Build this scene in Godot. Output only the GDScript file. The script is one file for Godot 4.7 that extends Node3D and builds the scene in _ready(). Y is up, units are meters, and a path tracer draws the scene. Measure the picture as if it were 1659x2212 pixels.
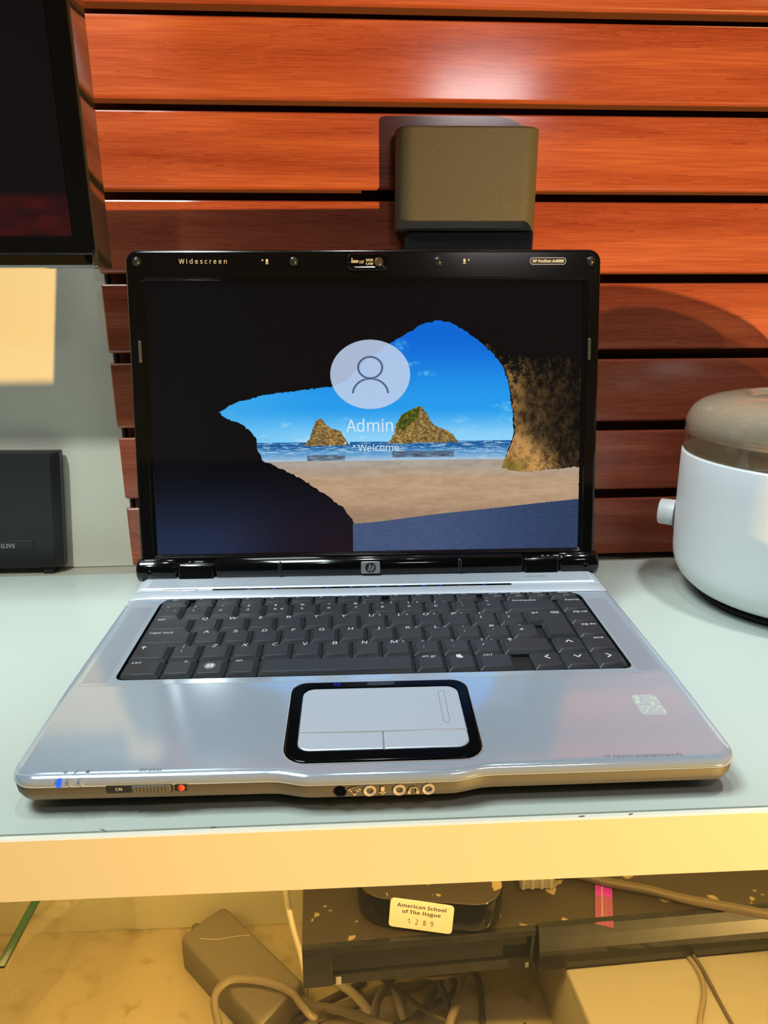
extends Node3D
# All shapes are written in millimetres and scaled to metres when a mesh is committed.
# Origin: middle of the laptop's front edge, on the counter top. x right, y up, z towards the viewer.

const MM := 0.001
const LID_ANGLE := 0.1715
const GROUP_FLAT := -1

var M := {}
var names := {}
var DECK: Transform3D      # 2D (x, back) and height above the laptop deck
var LID: Transform3D       # 2D (x, up the lid) and height above the display plane
var PALM: Transform3D      # the palm rest slopes a little more than the deck behind it
var WALL: Transform3D      # slat wall: x along the wall, y up, z out of it
var sans: Font
var sans_bold: Font
var serif: Font
var mono: Font


func _ready() -> void:
	setup_view()
	make_materials()
	room()
	lamps()
	slat_wall()
	counter()
	showcase()
	laptop()
	wall_box()
	television()
	speaker()
	egg_cooker()
	added_case_lamp()
	showcase_things()


# ------------------------------------------------------------------ camera, sky, light
func setup_view() -> void:
	var cam := Camera3D.new()
	cam.name = "camera"
	cam.position = Vector3(-0.0094067, 0.2352944, 0.2842148)
	cam.rotation = Vector3(-0.2885, -0.0398, -0.0039)
	cam.fov = rad_to_deg(2.0 * atan(1106.0 / 1500.0))
	cam.near = 0.01
	cam.far = 50.0
	add_child(cam)
	cam.current = true
	var env := Environment.new()
	env.background_mode = Environment.BG_COLOR
	env.background_color = Color(0.02, 0.02, 0.02)
	env.tonemap_mode = Environment.TONE_MAPPER_LINEAR
	env.tonemap_exposure = 1.0
	env.sdfgi_enabled = true
	env.ssao_enabled = true
	env.ssil_enabled = true
	var we := WorldEnvironment.new()
	we.name = "world_environment"
	we.environment = env
	add_child(we)
	LID = Transform3D(Basis(Vector3(1, 0, 0), Vector3(0, cos(LID_ANGLE), -sin(LID_ANGLE)), Vector3(0, sin(LID_ANGLE), cos(LID_ANGLE))), Vector3(0, 49.75, -232.9))
	DECK = Transform3D(Basis(Vector3(1, 0, 0), Vector3(0, 0.028, -1), Vector3(0, 1, 0.028)), Vector3(0, 24, 0))
	PALM = Transform3D(Basis(Vector3(1, 0, 0), Vector3(0, 0.0622, -1), Vector3(0, 1, 0.0622)), Vector3(0, 21.4, 0))
	WALL = Transform3D(Basis(Vector3.UP, 0.021), Vector3(-225.2, 0, -348))
	sans = sysfont("Droid Sans", 400)
	sans_bold = sysfont("Droid Sans", 700)
	serif = sysfont("Droid Serif", 400)
	mono = sysfont("Droid Sans Mono", 400)


func sysfont(family: String, weight: int) -> Font:
	var f := SystemFont.new()
	f.font_names = PackedStringArray([family])
	f.font_weight = weight
	return f


func lamps() -> void:
	# low warm spotlight on the floor, right of the viewer
	var from := Vector3(-0.178, 0.215, -0.262) + Vector3(0.87, -0.45, 1.0) * 2.25
	var aim := Vector3(0.02, 0.12, -0.25)
	var t := thing("floor_spotlight", "black floor spotlight shining warm light up at the counter", "lamp", from / MM)
	t.look_at_from_position(from, aim, Vector3.UP)
	var s := begin()
	lathe(s, [Vector2(46, -14), Vector2(46, 0), Vector2(43, 0), Vector2(41, 18), Vector2(30, 60), Vector2(12, 70), Vector2(0.1, 71)], Transform3D(Basis(Vector3.RIGHT, PI / 2), Vector3.ZERO), 24)
	done(s, "housing", M.black_matte, t)
	s = begin()
	lathe(s, [Vector2(32, 0), Vector2(30, 5), Vector2(0.1, 8)], Transform3D(Basis(Vector3.RIGHT, -PI / 2), Vector3(0, 0, 2)), 24)
	done(s, "bulb", glow(Color(1.0, 0.70, 0.36), 3.0), t)
	var l := SpotLight3D.new()
	l.name = "spot_beam"
	l.position = Vector3(0, 0, -0.016)
	l.light_color = Color(1.0, 0.80, 0.455)
	l.light_energy = 14.5
	l.light_size = 0.026
	l.spot_angle = 24.0
	l.spot_angle_attenuation = 0.5
	l.spot_range = 8.0
	l.spot_attenuation = 2.0
	l.shadow_enabled = true
	t.add_child(l)
	# small pendant panel above the viewer, ceiling panels far behind, narrow unseen spots added over the counter
	panel_lamp("pendant_lamp", "short white linear pendant lamp hanging in front of the counter", Vector3(238, 580, 330), Vector2(150, 26), 0.05, Vector3(100, 380, -347), Color(1.0, 0.96, 0.97))
	panel_lamp("ceiling_lamp", "square cool white ceiling panel up to the left of the counter", Vector3(-680, 1720, 130), Vector2(600, 600), 3.3, Vector3(-680, 0, 129), Color(0.94, 1.0, 1.0))
	added_downlight("added unseen ceiling spot that brightens the counter and board under the television", Vector3(-550, 1725, 900), Vector3(-330, 0, -345), 2.3, 9.0)
	added_downlight("added unseen ceiling spot that lights the counter round the laptop", Vector3(0, 1735, -100), Vector3(0, 0, -101), 0.5, 15.0)
	added_downlight("added unseen ceiling spot that lights the right end of the counter", Vector3(440, 1735, 0), Vector3(420, 0, -150), 1.6, 13.0)


func added_case_lamp() -> void:  # added strip that brightens the showcase inside; no such lamp is in view
	var d := thing("added_case_lamp", "added unseen warm strip lamp under the counter that brightens the showcase", "lamp", Vector3(60, -37, -30))
	var s := begin()
	box(s, -330, 330, -5, 0, -8, 8, 1)
	done(s, "housing", M.white_plastic, d)
	s = begin()
	box(s, -325, 325, -6.5, -4.5, -5, 5, 0.4)
	done(s, "diffuser", glow(Color(1.0, 0.80, 0.44), 2.0), d)
	var l := AreaLight3D.new()
	l.name = "strip_light"
	l.position = Vector3(0, -0.0075, 0)
	l.rotation.x = -PI / 2
	l.area_size = Vector2(0.65, 0.01)
	l.area_normalize_energy = true
	l.light_color = Color(1.0, 0.80, 0.455)
	l.light_energy = 0.105
	l.area_range = 3.0
	l.shadow_enabled = true
	d.add_child(l)


func added_downlight(label: String, from: Vector3, aim: Vector3, energy: float, cone: float) -> void:  # added spot, cone kept narrow so the upper wall stays dark
	var d := thing("added_downlight", label, "lamp", from)
	d.look_at_from_position(from * MM, aim * MM, Vector3.BACK)
	var s := begin()
	var face := Transform3D(Basis(Vector3.RIGHT, PI / 2), Vector3.ZERO)
	lathe(s, [Vector2(62, 0), Vector2(62, 14), Vector2(58, 15), Vector2(0.1, 15)], face, 32, [2])
	lathe(s, [Vector2(50, 2), Vector2(52, -4), Vector2(60, -4), Vector2(62, 0)], face, 32)
	done(s, "housing", M.white_plastic, d)
	s = begin()
	lathe(s, [Vector2(0.1, -3), Vector2(40, -2), Vector2(50, 0)], face, 32)
	done(s, "diffuser", glow(Color(0.95, 1.0, 0.97), 2.0), d)
	var l := SpotLight3D.new()
	l.name = "down_beam"
	l.position = Vector3(0, 0, -0.012)
	l.light_color = Color(0.96, 1.0, 0.985)
	l.light_energy = energy
	l.light_size = 0.05
	l.spot_angle = cone
	l.spot_angle_attenuation = 0.8
	l.spot_range = 6.0
	l.spot_attenuation = 2.0
	l.shadow_enabled = true
	d.add_child(l)


func panel_lamp(called: String, label: String, at: Vector3, size: Vector2, energy: float, aim: Vector3, tint: Color, group := "") -> void:
	var t := thing(called, label, "lamp", at, group)
	var up := Vector3.UP if absf(at.x - aim.x) + absf(at.z - aim.z) > 20.0 else Vector3.BACK
	t.look_at_from_position(at * MM, aim * MM, up)
	var s := begin()
	plate(s, Transform3D.IDENTITY, 0, 0, size.x + 16, size.y + 16, 4, 0, 22, 1)
	done(s, "housing", M.white_plastic, t)
	s = begin()
	plate(s, Transform3D(Basis(Vector3.UP, PI), Vector3.ZERO), 0, 0, size.x, size.y, 2, -1, 2, 0.5)
	done(s, "diffuser", glow(tint, 1.0), t)
	var l := AreaLight3D.new()
	l.name = "panel_light"
	l.position = Vector3(0, 0, -0.004)
	l.area_size = size * MM
	l.area_normalize_energy = true
	l.light_color = tint
	l.light_energy = energy
	l.area_range = 8.0
	l.shadow_enabled = true
	t.add_child(l)


# ------------------------------------------------------------------ naming
func numbered(called: String) -> String:
	names[called] = names.get(called, -1) + 1
	return called if names[called] == 0 else "%s_%03d" % [called, names[called]]


func thing(called: String, label: String, category: String, at := Vector3.ZERO, group := "") -> Node3D:
	var o := Node3D.new()
	o.name = numbered(called)
	o.position = at * MM
	add_child(o)
	return tag(o, label, category, group)


func tag(o: Node3D, label: String, category: String, group := "") -> Node3D:
	o.set_meta("label", label)
	o.set_meta("category", category)
	if group:
		o.set_meta("group", group)
	return o


# ------------------------------------------------------------------ mesh helpers
func begin() -> SurfaceTool:
	var s := SurfaceTool.new()
	s.begin(Mesh.PRIMITIVE_TRIANGLES)
	return s


func done(s: SurfaceTool, called: String, mat: Material, parent: Node3D, gen := true) -> MeshInstance3D:
	if gen:
		s.generate_normals()
	var a := s.commit_to_arrays()
	a[Mesh.ARRAY_VERTEX] = Transform3D(Basis.from_scale(Vector3.ONE * MM), Vector3.ZERO) * (a[Mesh.ARRAY_VERTEX] as PackedVector3Array)
	var m := ArrayMesh.new()
	m.add_surface_from_arrays(Mesh.PRIMITIVE_TRIANGLES, a)
	m.surface_set_material(0, mat)
	return mesh_node(m, called, parent)


func mesh_node(m: Mesh, called: String, parent: Node3D, mat: Material = null) -> MeshInstance3D:
	var o := MeshInstance3D.new()
	o.mesh = m
	if mat:
		o.material_override = mat
	o.cast_shadow = GeometryInstance3D.SHADOW_CASTING_SETTING_ON
	if parent == self:
		o.name = numbered(called)
	else:
		var n := 0
		o.name = called
		while parent.has_node(NodePath(o.name)):
			n += 1
			o.name = "%s_%03d" % [called, n]
	parent.add_child(o, true)
	return o


func tri(s: SurfaceTool, a: Vector3, b: Vector3, c: Vector3) -> void:   # counter-clockwise in, clockwise out
	s.add_vertex(a)
	s.add_vertex(c)
	s.add_vertex(b)


func quad(s: SurfaceTool, a: Vector3, b: Vector3, c: Vector3, d: Vector3) -> void:
	tri(s, a, b, c)
	tri(s, a, c, d)


func loft(s: SurfaceTool, rings: Array, first := true, last := true, groups := [], closed := true) -> void:
	for k in rings.size() - 1:
		s.set_smooth_group(groups[k] if groups.size() > k else k + 1)
		var a: PackedVector3Array = rings[k]
		var b: PackedVector3Array = rings[k + 1]
		var n := a.size()
		for i in n if closed else n - 1:
			var j := (i + 1) % n
			quad(s, a[i], a[j], b[j], b[i])
	if first:
		fan(s, rings[0], true)
	if last:
		fan(s, rings[rings.size() - 1], false)


func fan(s: SurfaceTool, ring: PackedVector3Array, flip: bool) -> void:
	s.set_smooth_group(GROUP_FLAT)
	var c := Vector3.ZERO
	for p in ring:
		c += p
	c /= ring.size()
	for i in ring.size():
		var j := (i + 1) % ring.size()
		if flip:
			tri(s, c, ring[j], ring[i])
		else:
			tri(s, c, ring[i], ring[j])


func rr(cx: float, cy: float, w: float, h: float, r, n := 3) -> PackedVector2Array:   # r: one radius or [bottom left, bottom right, top right, top left]
	var out := PackedVector2Array()
	var rad: Array = r if r is Array else [r, r, r, r]
	var cs := [Vector2(-1, -1), Vector2(1, -1), Vector2(1, 1), Vector2(-1, 1)]
	for k in 4:
		var q: float = rad[k]
		var c: Vector2 = Vector2(cx, cy) + cs[k] * (Vector2(w, h) / 2.0 - Vector2(q, q))
		for i in n + 1:
			var a := PI + PI / 2 * k + PI / 2 * i / n
			out.append(c + Vector2(cos(a), sin(a)) * maxf(q, 0.001))
	return out


func lift(poly: PackedVector2Array, t: Transform3D, z: float) -> PackedVector3Array:
	var out := PackedVector3Array()
	for p in poly:
		out.append(t * Vector3(p.x, p.y, z))
	return out


func plate(s: SurfaceTool, t: Transform3D, cx: float, cy: float, w: float, h: float, r, z0: float, z1: float, bevel := 0.0, n := 3) -> void:
	var full := rr(cx, cy, w, h, r, n)
	if bevel <= 0.0:
		loft(s, [lift(full, t, z0), lift(full, t, z1)])
		return
	var r2: Array = []
	for q in (r if r is Array else [r, r, r, r]):
		r2.append(maxf(q - bevel, 0.0))
	var small := rr(cx, cy, w - 2 * bevel, h - 2 * bevel, r2, n)
	var mid_r: Array = []
	for q in (r if r is Array else [r, r, r, r]):
		mid_r.append(maxf(q - bevel * 0.3, 0.0))
	var mid := rr(cx, cy, w - 0.6 * bevel, h - 0.6 * bevel, mid_r, n)
	loft(s, [lift(full, t, z0), lift(full, t, z1 - bevel), lift(mid, t, z1 - 0.3 * bevel), lift(small, t, z1)], true, true, [1, 2, 2])


func box(s: SurfaceTool, x0: float, x1: float, y0: float, y1: float, z0: float, z1: float, bevel := 0.0, t := Transform3D.IDENTITY) -> void:
	if bevel <= 0.0:
		plate(s, t, (x0 + x1) / 2, (y0 + y1) / 2, x1 - x0, y1 - y0, 0.0, z0, z1, 0.0, 1)
		return
	var a := rr((x0 + x1) / 2, (y0 + y1) / 2, x1 - x0, y1 - y0, bevel, 2)
	var b := rr((x0 + x1) / 2, (y0 + y1) / 2, x1 - x0 - 2 * bevel, y1 - y0 - 2 * bevel, 0.0, 2)
	loft(s, [lift(b, t, z0), lift(a, t, z0 + bevel), lift(a, t, z1 - bevel), lift(b, t, z1)])


func lathe(s: SurfaceTool, prof: Array, t: Transform3D, seg := 32, sharp := []) -> void:   # prof: (radius, height) along t's y
	var rings := []
	for p in prof:
		var ring := PackedVector3Array()
		for i in seg:
			var a := -TAU * i / seg
			ring.append(t * Vector3(cos(a) * p.x, p.y, sin(a) * p.x))
		rings.append(ring)
	var groups := []
	var g := 1
	for k in prof.size() - 1:
		if sharp.has(k):
			g += 1
		groups.append(g)
	loft(s, rings, prof[0].x > 0.2, prof[prof.size() - 1].x > 0.2, groups)


func smooth_path(pts: Array, per := 6) -> PackedVector3Array:
	var out := PackedVector3Array()
	var n := pts.size()
	for i in n - 1:
		var a: Vector3 = pts[maxi(i - 1, 0)]
		var b: Vector3 = pts[i]
		var c: Vector3 = pts[i + 1]
		var d: Vector3 = pts[mini(i + 2, n - 1)]
		for k in per:
			out.append(b.cubic_interpolate(c, a, d, float(k) / per))
	out.append(pts[n - 1])
	return out


func tube(s: SurfaceTool, pts: Array, radius: float, seg := 8, per := 6, flat := 1.0) -> void:
	var path := smooth_path(pts, per)
	var rings := []
	var side := Vector3.ZERO
	for i in path.size():
		var d := (path[mini(i + 1, path.size() - 1)] - path[maxi(i - 1, 0)]).normalized()
		if side == Vector3.ZERO:
			side = d.cross(Vector3.UP if absf(d.y) < 0.9 else Vector3.RIGHT).normalized()
		side = (side - d * side.dot(d)).normalized()
		var up := side.cross(d)
		var ring := PackedVector3Array()
		for k in seg:
			var a := -TAU * k / seg
			ring.append(path[i] + (side * cos(a) + up * sin(a) * flat) * radius)
		rings.append(ring)
	var groups := []
	for i in rings.size():
		groups.append(1)
	loft(s, rings, true, true, groups)


func text(s: SurfaceTool, words: String, height: float, t: Transform3D, shear := 0.0, font: Font = null, wide := 1.0, align := HORIZONTAL_ALIGNMENT_CENTER, depth := 0.06) -> void:
	var m := TextMesh.new()
	m.text = words
	m.font = font if font else sans
	m.font_size = 40
	m.pixel_size = height / 28.5      # cap height in millimetres
	m.depth = depth
	m.curve_step = 1.5
	m.horizontal_alignment = align
	m.vertical_alignment = VERTICAL_ALIGNMENT_CENTER
	s.append_from(m, 0, t * Transform3D(Basis(Vector3(wide, 0, 0), Vector3(shear, 1, 0), Vector3(0, 0, 1)), Vector3.ZERO))


func at2(t: Transform3D, x: float, y: float, z: float, turn := 0.0) -> Transform3D:
	return t * Transform3D(Basis(Vector3.BACK, turn), Vector3(x, y, z))


func frame2(s: SurfaceTool, t: Transform3D, cx: float, cy: float, w: float, h: float, r: float, thick: float, z0: float, z1: float, n := 2) -> void:   # thin raised outline
	var a := rr(cx, cy, w, h, r, n)
	var b := rr(cx, cy, w - 2 * thick, h - 2 * thick, maxf(r - thick, 0.0), n)
	loft(s, [lift(a, t, z0), lift(a, t, z1), lift(b, t, z1), lift(b, t, z0)], false, false)


func poly_flat(s: SurfaceTool, poly: PackedVector2Array, t: Transform3D, z: float) -> void:
	s.set_smooth_group(GROUP_FLAT)
	var idx := Geometry2D.triangulate_polygon(poly)
	for i in range(0, idx.size(), 3):
		var a := poly[idx[i]]
		var b := poly[idx[i + 1]]
		var c := poly[idx[i + 2]]
		if (b - a).cross(c - a) < 0.0:
			var q := b
			b = c
			c = q
		tri(s, t * Vector3(a.x, a.y, z), t * Vector3(b.x, b.y, z), t * Vector3(c.x, c.y, z))


func prism(s: SurfaceTool, poly: PackedVector2Array, t: Transform3D, z0: float, z1: float) -> void:
	loft(s, [lift(poly, t, z0), lift(poly, t, z1)], false, false, [GROUP_FLAT])
	poly_flat(s, poly, t, z1)
	var back := poly.duplicate()
	s.set_smooth_group(GROUP_FLAT)
	var idx := Geometry2D.triangulate_polygon(back)
	for i in range(0, idx.size(), 3):
		var a := poly[idx[i]]
		var b := poly[idx[i + 1]]
		var c := poly[idx[i + 2]]
		if (b - a).cross(c - a) < 0.0:
			var q := b
			b = c
			c = q
		tri(s, t * Vector3(a.x, a.y, z0), t * Vector3(c.x, c.y, z0), t * Vector3(b.x, b.y, z0))


func strip(s: SurfaceTool, a: Vector2, b: Vector2, w: float, t: Transform3D, z0: float, z1: float) -> void:   # a straight stroke
	var d := (b - a).normalized() * w / 2
	var n := Vector2(-d.y, d.x)
	prism(s, PackedVector2Array([a - d - n, b + d - n, b + d + n, a - d + n]), t, z0, z1)


# ------------------------------------------------------------------ materials
func mat(c: Color, rough := 0.6, metal := 0.0, spec := 0.5) -> StandardMaterial3D:
	var m := StandardMaterial3D.new()
	m.albedo_color = c
	m.roughness = rough
	m.metallic = metal
	m.metallic_specular = spec
	return m


func lin(r: float, g: float, b: float) -> Color:
	return Color(r, g, b).linear_to_srgb()


func glow(c: Color, energy: float) -> StandardMaterial3D:
	var m := mat(Color(0.1, 0.1, 0.1), 0.4)
	m.emission_enabled = true
	m.emission = c
	m.emission_energy_multiplier = energy
	return m


func coat(m: StandardMaterial3D, amount: float, rough: float) -> StandardMaterial3D:
	m.clearcoat_enabled = true
	m.clearcoat = amount
	m.clearcoat_roughness = rough
	return m


func speckle(base: Color, other: Color, freq: float, seed_value: int, size := 256, sharp := 0.15, centre := 0.62, scale := 6.0, rough := 0.6) -> StandardMaterial3D:
	var f := FastNoiseLite.new()
	f.seed = seed_value
	f.frequency = freq
	f.fractal_octaves = 4
	var t := NoiseTexture2D.new()
	t.width = size
	t.height = size
	t.seamless = true
	t.noise = f
	var g := Gradient.new()
	g.offsets = PackedFloat32Array([0.0, centre - sharp, centre + sharp, 1.0])
	g.colors = PackedColorArray([base, base, other, other])
	t.color_ramp = g
	var m := mat(Color.WHITE, rough)
	m.albedo_texture = t
	m.uv1_triplanar = true
	m.uv1_world_triplanar = true
	m.uv1_scale = Vector3.ONE * scale
	return m


func make_materials() -> void:
	M.black_gloss = mat(lin(0.003, 0.003, 0.0032), 0.10)
	M.black_bezel = mat(lin(0.004, 0.0036, 0.0033), 0.14)
	M.black_matte = mat(lin(0.012, 0.012, 0.013), 0.6)
	M.black_void = mat(lin(0.002, 0.002, 0.002), 0.9)
	M.key = mat(lin(0.026, 0.028, 0.034), 0.42)
	M.legend = mat(lin(0.62, 0.66, 0.70), 0.6)
	M.tray = mat(lin(0.006, 0.006, 0.006), 0.6)
	M.silver = mat(lin(0.49, 0.56, 0.66), 0.11, 0.45)
	M.silver_dark = mat(lin(0.40, 0.44, 0.52), 0.14, 0.4)
	M.silver_edge = mat(lin(0.62, 0.60, 0.60), 0.28, 0.55)
	M.pad = mat(lin(0.52, 0.57, 0.65), 0.42, 0.3)
	M.shell = mat(lin(0.10, 0.095, 0.085), 0.55)
	M.frame_gloss = mat(lin(0.003, 0.003, 0.0032), 0.10, 0.0, 0.25)
	M.chrome = mat(lin(0.75, 0.75, 0.78), 0.12, 1.0)
	M.badge = mat(lin(0.45, 0.45, 0.46), 0.3, 0.4)
	M.print_gold = mat(lin(0.62, 0.52, 0.34), 0.5)
	M.print_grey = mat(lin(0.14, 0.14, 0.155), 0.6)
	M.print_black = mat(lin(0.03, 0.03, 0.03), 0.6)
	M.rubber = mat(lin(0.02, 0.02, 0.022), 0.22)
	M.blue = glow(Color(0.06, 0.38, 1.0), 1.2)
	M.blue_dim = glow(Color(0.03, 0.07, 0.95), 0.6)
	M.red = mat(lin(0.75, 0.06, 0.01), 0.4)
	M.white_plastic = mat(lin(0.88, 0.92, 0.95), 0.35)
	M.white_laminate = mat(lin(0.48, 0.535, 0.495), 0.30)
	M.front_band = mat(lin(0.80, 0.77, 0.66), 0.35)
	M.panel = mat(lin(0.84, 0.82, 0.69), 0.45)
	M.ledge = mat(lin(0.45, 0.42, 0.34), 0.6)
	M.room = mat(lin(0.07, 0.068, 0.065), 0.8)
	M.floor = mat(lin(0.10, 0.09, 0.08), 0.6)
	M.wood = wood_material()
	M.slot = mat(lin(0.14, 0.05, 0.03), 0.7, 0.0, 0.2)
	M.wall_box = speckle(lin(0.082, 0.078, 0.056), lin(0.125, 0.118, 0.084), 0.25, 5, 256, 0.1, 0.6, 14.0, 0.5)
	M.case_floor = speckle(lin(0.62, 0.52, 0.30), lin(0.40, 0.30, 0.14), 0.02, 11, 512, 0.16, 0.78, 3.0, 0.6)
	M.case_wall = mat(lin(0.80, 0.77, 0.52), 0.6)
	M.brown_case = speckle(lin(0.032, 0.024, 0.014), lin(0.30, 0.24, 0.13), 0.02, 21, 512, 0.012, 0.80, 3.4, 0.55)
	M.black_scuffed = speckle(lin(0.006, 0.006, 0.0065), lin(0.016, 0.016, 0.016), 0.03, 23, 256, 0.25, 0.6, 8.0, 0.35)
	M.adapter = mat(lin(0.21, 0.18, 0.115), 0.55)
	M.cord_grey = mat(lin(0.26, 0.21, 0.13), 0.5)
	M.cord_dark = mat(lin(0.10, 0.075, 0.045), 0.5)
	M.cord_white = mat(lin(0.60, 0.55, 0.38), 0.5)
	var g := mat(Color(0.80, 0.86, 0.74, 0.006), 0.03)
	g.transparency = BaseMaterial3D.TRANSPARENCY_ALPHA
	M.glass = g
	M.glass_edge = mat(lin(0.012, 0.03, 0.012), 0.25, 0.0, 0.3)
	var d := mat(Color(0.74, 0.70, 0.60, 0.46), 0.05)
	d.transparency = BaseMaterial3D.TRANSPARENCY_ALPHA
	M.smoky = d
	var e := mat(Color(0.50, 0.42, 0.28, 0.30), 0.05)
	e.transparency = BaseMaterial3D.TRANSPARENCY_ALPHA
	M.clear_band = e


func wood_material() -> StandardMaterial3D:
	var a := FastNoiseLite.new()
	a.seed = 3
	a.noise_type = FastNoiseLite.TYPE_SIMPLEX_SMOOTH
	a.frequency = 0.01
	a.fractal_octaves = 3
	var b := FastNoiseLite.new()
	b.seed = 9
	b.frequency = 0.05
	b.fractal_octaves = 2
	var w := 512
	var h := 1536
	var im := Image.create(w, h, false, Image.FORMAT_RGB8)
	for y in h:
		for x in w:
			var band := a.get_noise_2d(x * 0.35, y * 1.3) * 0.5 + 0.5
			var fine := b.get_noise_2d(x * 0.5, y * 5.0) * 0.5 + 0.5
			var v := clampf(0.62 * band + 0.38 * fine, 0.0, 1.0)
			var k := 0.62 + 0.62 * v
			if fine > 0.72 and band < 0.55:
				k *= 0.82
			im.set_pixel(x, y, Color(0.52 * k * k, 0.135 * k * k * k, 0.066 * k * k * k).linear_to_srgb())
	var m := mat(Color.WHITE, 0.19)
	m.albedo_texture = ImageTexture.create_from_image(im)
	m.uv1_triplanar = true
	m.uv1_world_triplanar = true
	m.uv1_scale = Vector3(0.95, 1.4, 0.95)
	m.metallic_specular = 0.62
	m.uv1_offset = Vector3(0.27, 0.2, 0.0)
	return m


# ------------------------------------------------------------------ room
func room() -> void:
	for w in [["floor", -2300, 2300, -1000, -950, -560, 3300, M.floor], ["ceiling", -2300, 2300, 1750, 1800, -560, 3300, M.room],
			["wall_left", -2350, -2300, -1000, 1800, -560, 3300, M.room], ["wall_right", 2300, 2350, -1000, 1800, -560, 3300, M.room],
			["wall_front", -2350, 2350, -1000, 1800, 3300, 3350, M.room], ["wall_back", -2350, 2350, -1000, 1800, -560, -440, M.room]]:
		var s := begin()
		box(s, w[1], w[2], w[3], w[4], w[5], w[6])
		done(s, w[0], w[7], self).set_meta("kind", "structure")


func slat_wall() -> void:
	var o := thing("slat_wall", "mahogany slatwall panel of horizontal boards behind the laptop", "slatwall")
	var s := begin()
	box(s, 3, 1000, -60, 800, -24, -20, 0, WALL)
	done(s, "backing_board", M.slot, o)
	for k in 12:
		s = begin()
		var y0 := -3.0 + 66.4 * k
		var y1 := y0 + 57.8
		# board section (z, y) with a small lip under its upper edge, run along the wall
		var sec := [Vector2(-19.9, y0 + 10), Vector2(-5.0, y0 + 10), Vector2(-4.6, y0 + 1.2), Vector2(-4.0, y0 + 0.2), Vector2(-3.4, y0), Vector2(-2.4, y0 + 0.2), Vector2(-0.5, y0 + 1.5), Vector2(0, y0 + 2.4), Vector2(0, y1 - 1.4), Vector2(-0.8, y1 - 0.3), Vector2(-1.8, y1), Vector2(-4.5, y1 - 0.3), Vector2(-5, y1 - 7), Vector2(-19.9, y1 - 7)]
		var rings := []
		for x in [[0.0, 0.9], [1.2, 0.0], [1000.0, 0.0]]:
			var ring := PackedVector3Array()
			for q in sec:
				ring.append(WALL * Vector3(x[0], q.y, q.x - (x[1] if q.x > -4.0 else 0.0)))
			rings.append(ring)
		loft(s, rings, true, true, [GROUP_FLAT, GROUP_FLAT])
		done(s, "slat", M.wood, o)
	var sh := thing("added_shelf", "added unseen mahogany shelf that shades the upper slats", "shelf")  # added out of view, only to keep lamp light off the upper slats
	s = begin()
	box(s, -185, 900, 520, 538, -346, -245, 2)
	done(s, "board", M.wood, sh)
	for x in [-60, 260, 580]:
		s = begin()
		box(s, x, x + 4, 495, 520, -346, -265, 1)
		done(s, "bracket", M.black_matte, sh)
	# white laminate panel on the left of the boards
	s = begin()
	box(s, -1100, -1, -8.6, 900, -26, -16.4, 0.6, WALL)
	var p := done(s, "laminate_board", M.panel, self)
	tag(p, "plain off-white laminate board behind the speaker, left of the mahogany slats", "board")


# ------------------------------------------------------------------ counter and showcase
func counter() -> void:
	var o := thing("counter", "white laminate counter shelf that the laptop stands on", "counter")
	var s := begin()
	# slab: the back edge runs parallel to the slat wall
	var poly := PackedVector2Array([Vector2(-1000, -17), Vector2(1000, 0), Vector2(1000, 351), Vector2(-1000, 303)])
	var t := Transform3D(Basis(Vector3.RIGHT, Vector3(0, 0, -1), Vector3.UP), Vector3(0, 0, 0))
	prism(s, poly, t, -36, 0)
	done(s, "worktop", M.white_laminate, o)
	for q in [[-116.5, -2.5, 4.0, 0.5], [-131.0, 9.0, 5.0, -0.5], [258, -232, 2.0, 0.2], [-262, -296, 4.5, 0.9], [-80, 9.5, 3.0, 0.2], [96, 10.0, 4.0, 0.0], [120, 9.6, 3.0, 0.1]]:
		s = begin()
		var mark := Transform3D(t.basis * Basis(Vector3.BACK, q[3]), Vector3(q[0], 0, q[1]))
		prism(s, PackedVector2Array([Vector2(-q[2] / 2, -0.2), Vector2(0, -0.5), Vector2(q[2] / 2, 0.1), Vector2(0.2, 0.4)]), mark, 0.01, 0.05)
		done(s, "scuff", M.print_grey, o)
	s = begin()
	var tb := Transform3D(Basis(Vector3.UP, 0.0085), Vector3(0, 0, 9.0))
	box(s, -1000, 1000, -36.2, -0.3, -0.4, 3.2, 0.8, tb)
	done(s, "front_band", M.front_band, o)
	s = begin()
	box(s, -1000, 1000, -22, -9, -20, 60, 0.5, Transform3D(Basis(Vector3.UP, 0.021), Vector3(0, 0, -366)))
	done(s, "back_ledge", M.ledge, o)


func showcase() -> void:
	var o := thing("showcase_cabinet", "pale showcase cabinet under the counter with dirty yellowish floor board", "cabinet")
	var s := begin()
	box(s, -1000, 1000, -262, -250, -190, 20, 0.5)
	done(s, "floor_board", M.case_floor, o)
	s = begin()
	box(s, -1000, 1000, -949, -262, -190, 18, 0.5)
	done(s, "plinth", M.case_wall, o)
	s = begin()
	box(s, -1000, 1000, -250, -36.5, -190, -168, 0.5)
	tag(done(s, "back_board", M.case_wall, self), "pale back board of the showcase behind the power adapter", "board")
	s = begin()
	box(s, -1000, 1000, -249.9, -36.6, 5, 9)
	tag(done(s, "front_pane", M.glass, self), "clear glass front pane of the showcase below the counter edge", "glass pane")
	o = thing("side_pane", "glass partition with dark green top edge at the showcase's left", "glass pane", Vector3(-195, -250, -82))
	s = begin()
	box(s, -2, 2, 0.1, 162, -85.5, 85)
	done(s, "pane", M.glass, o)
	s = begin()
	box(s, -2.2, 2.2, 162, 163.4, -85.5, 85)
	done(s, "pane_edge", M.glass_edge, o)


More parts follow.
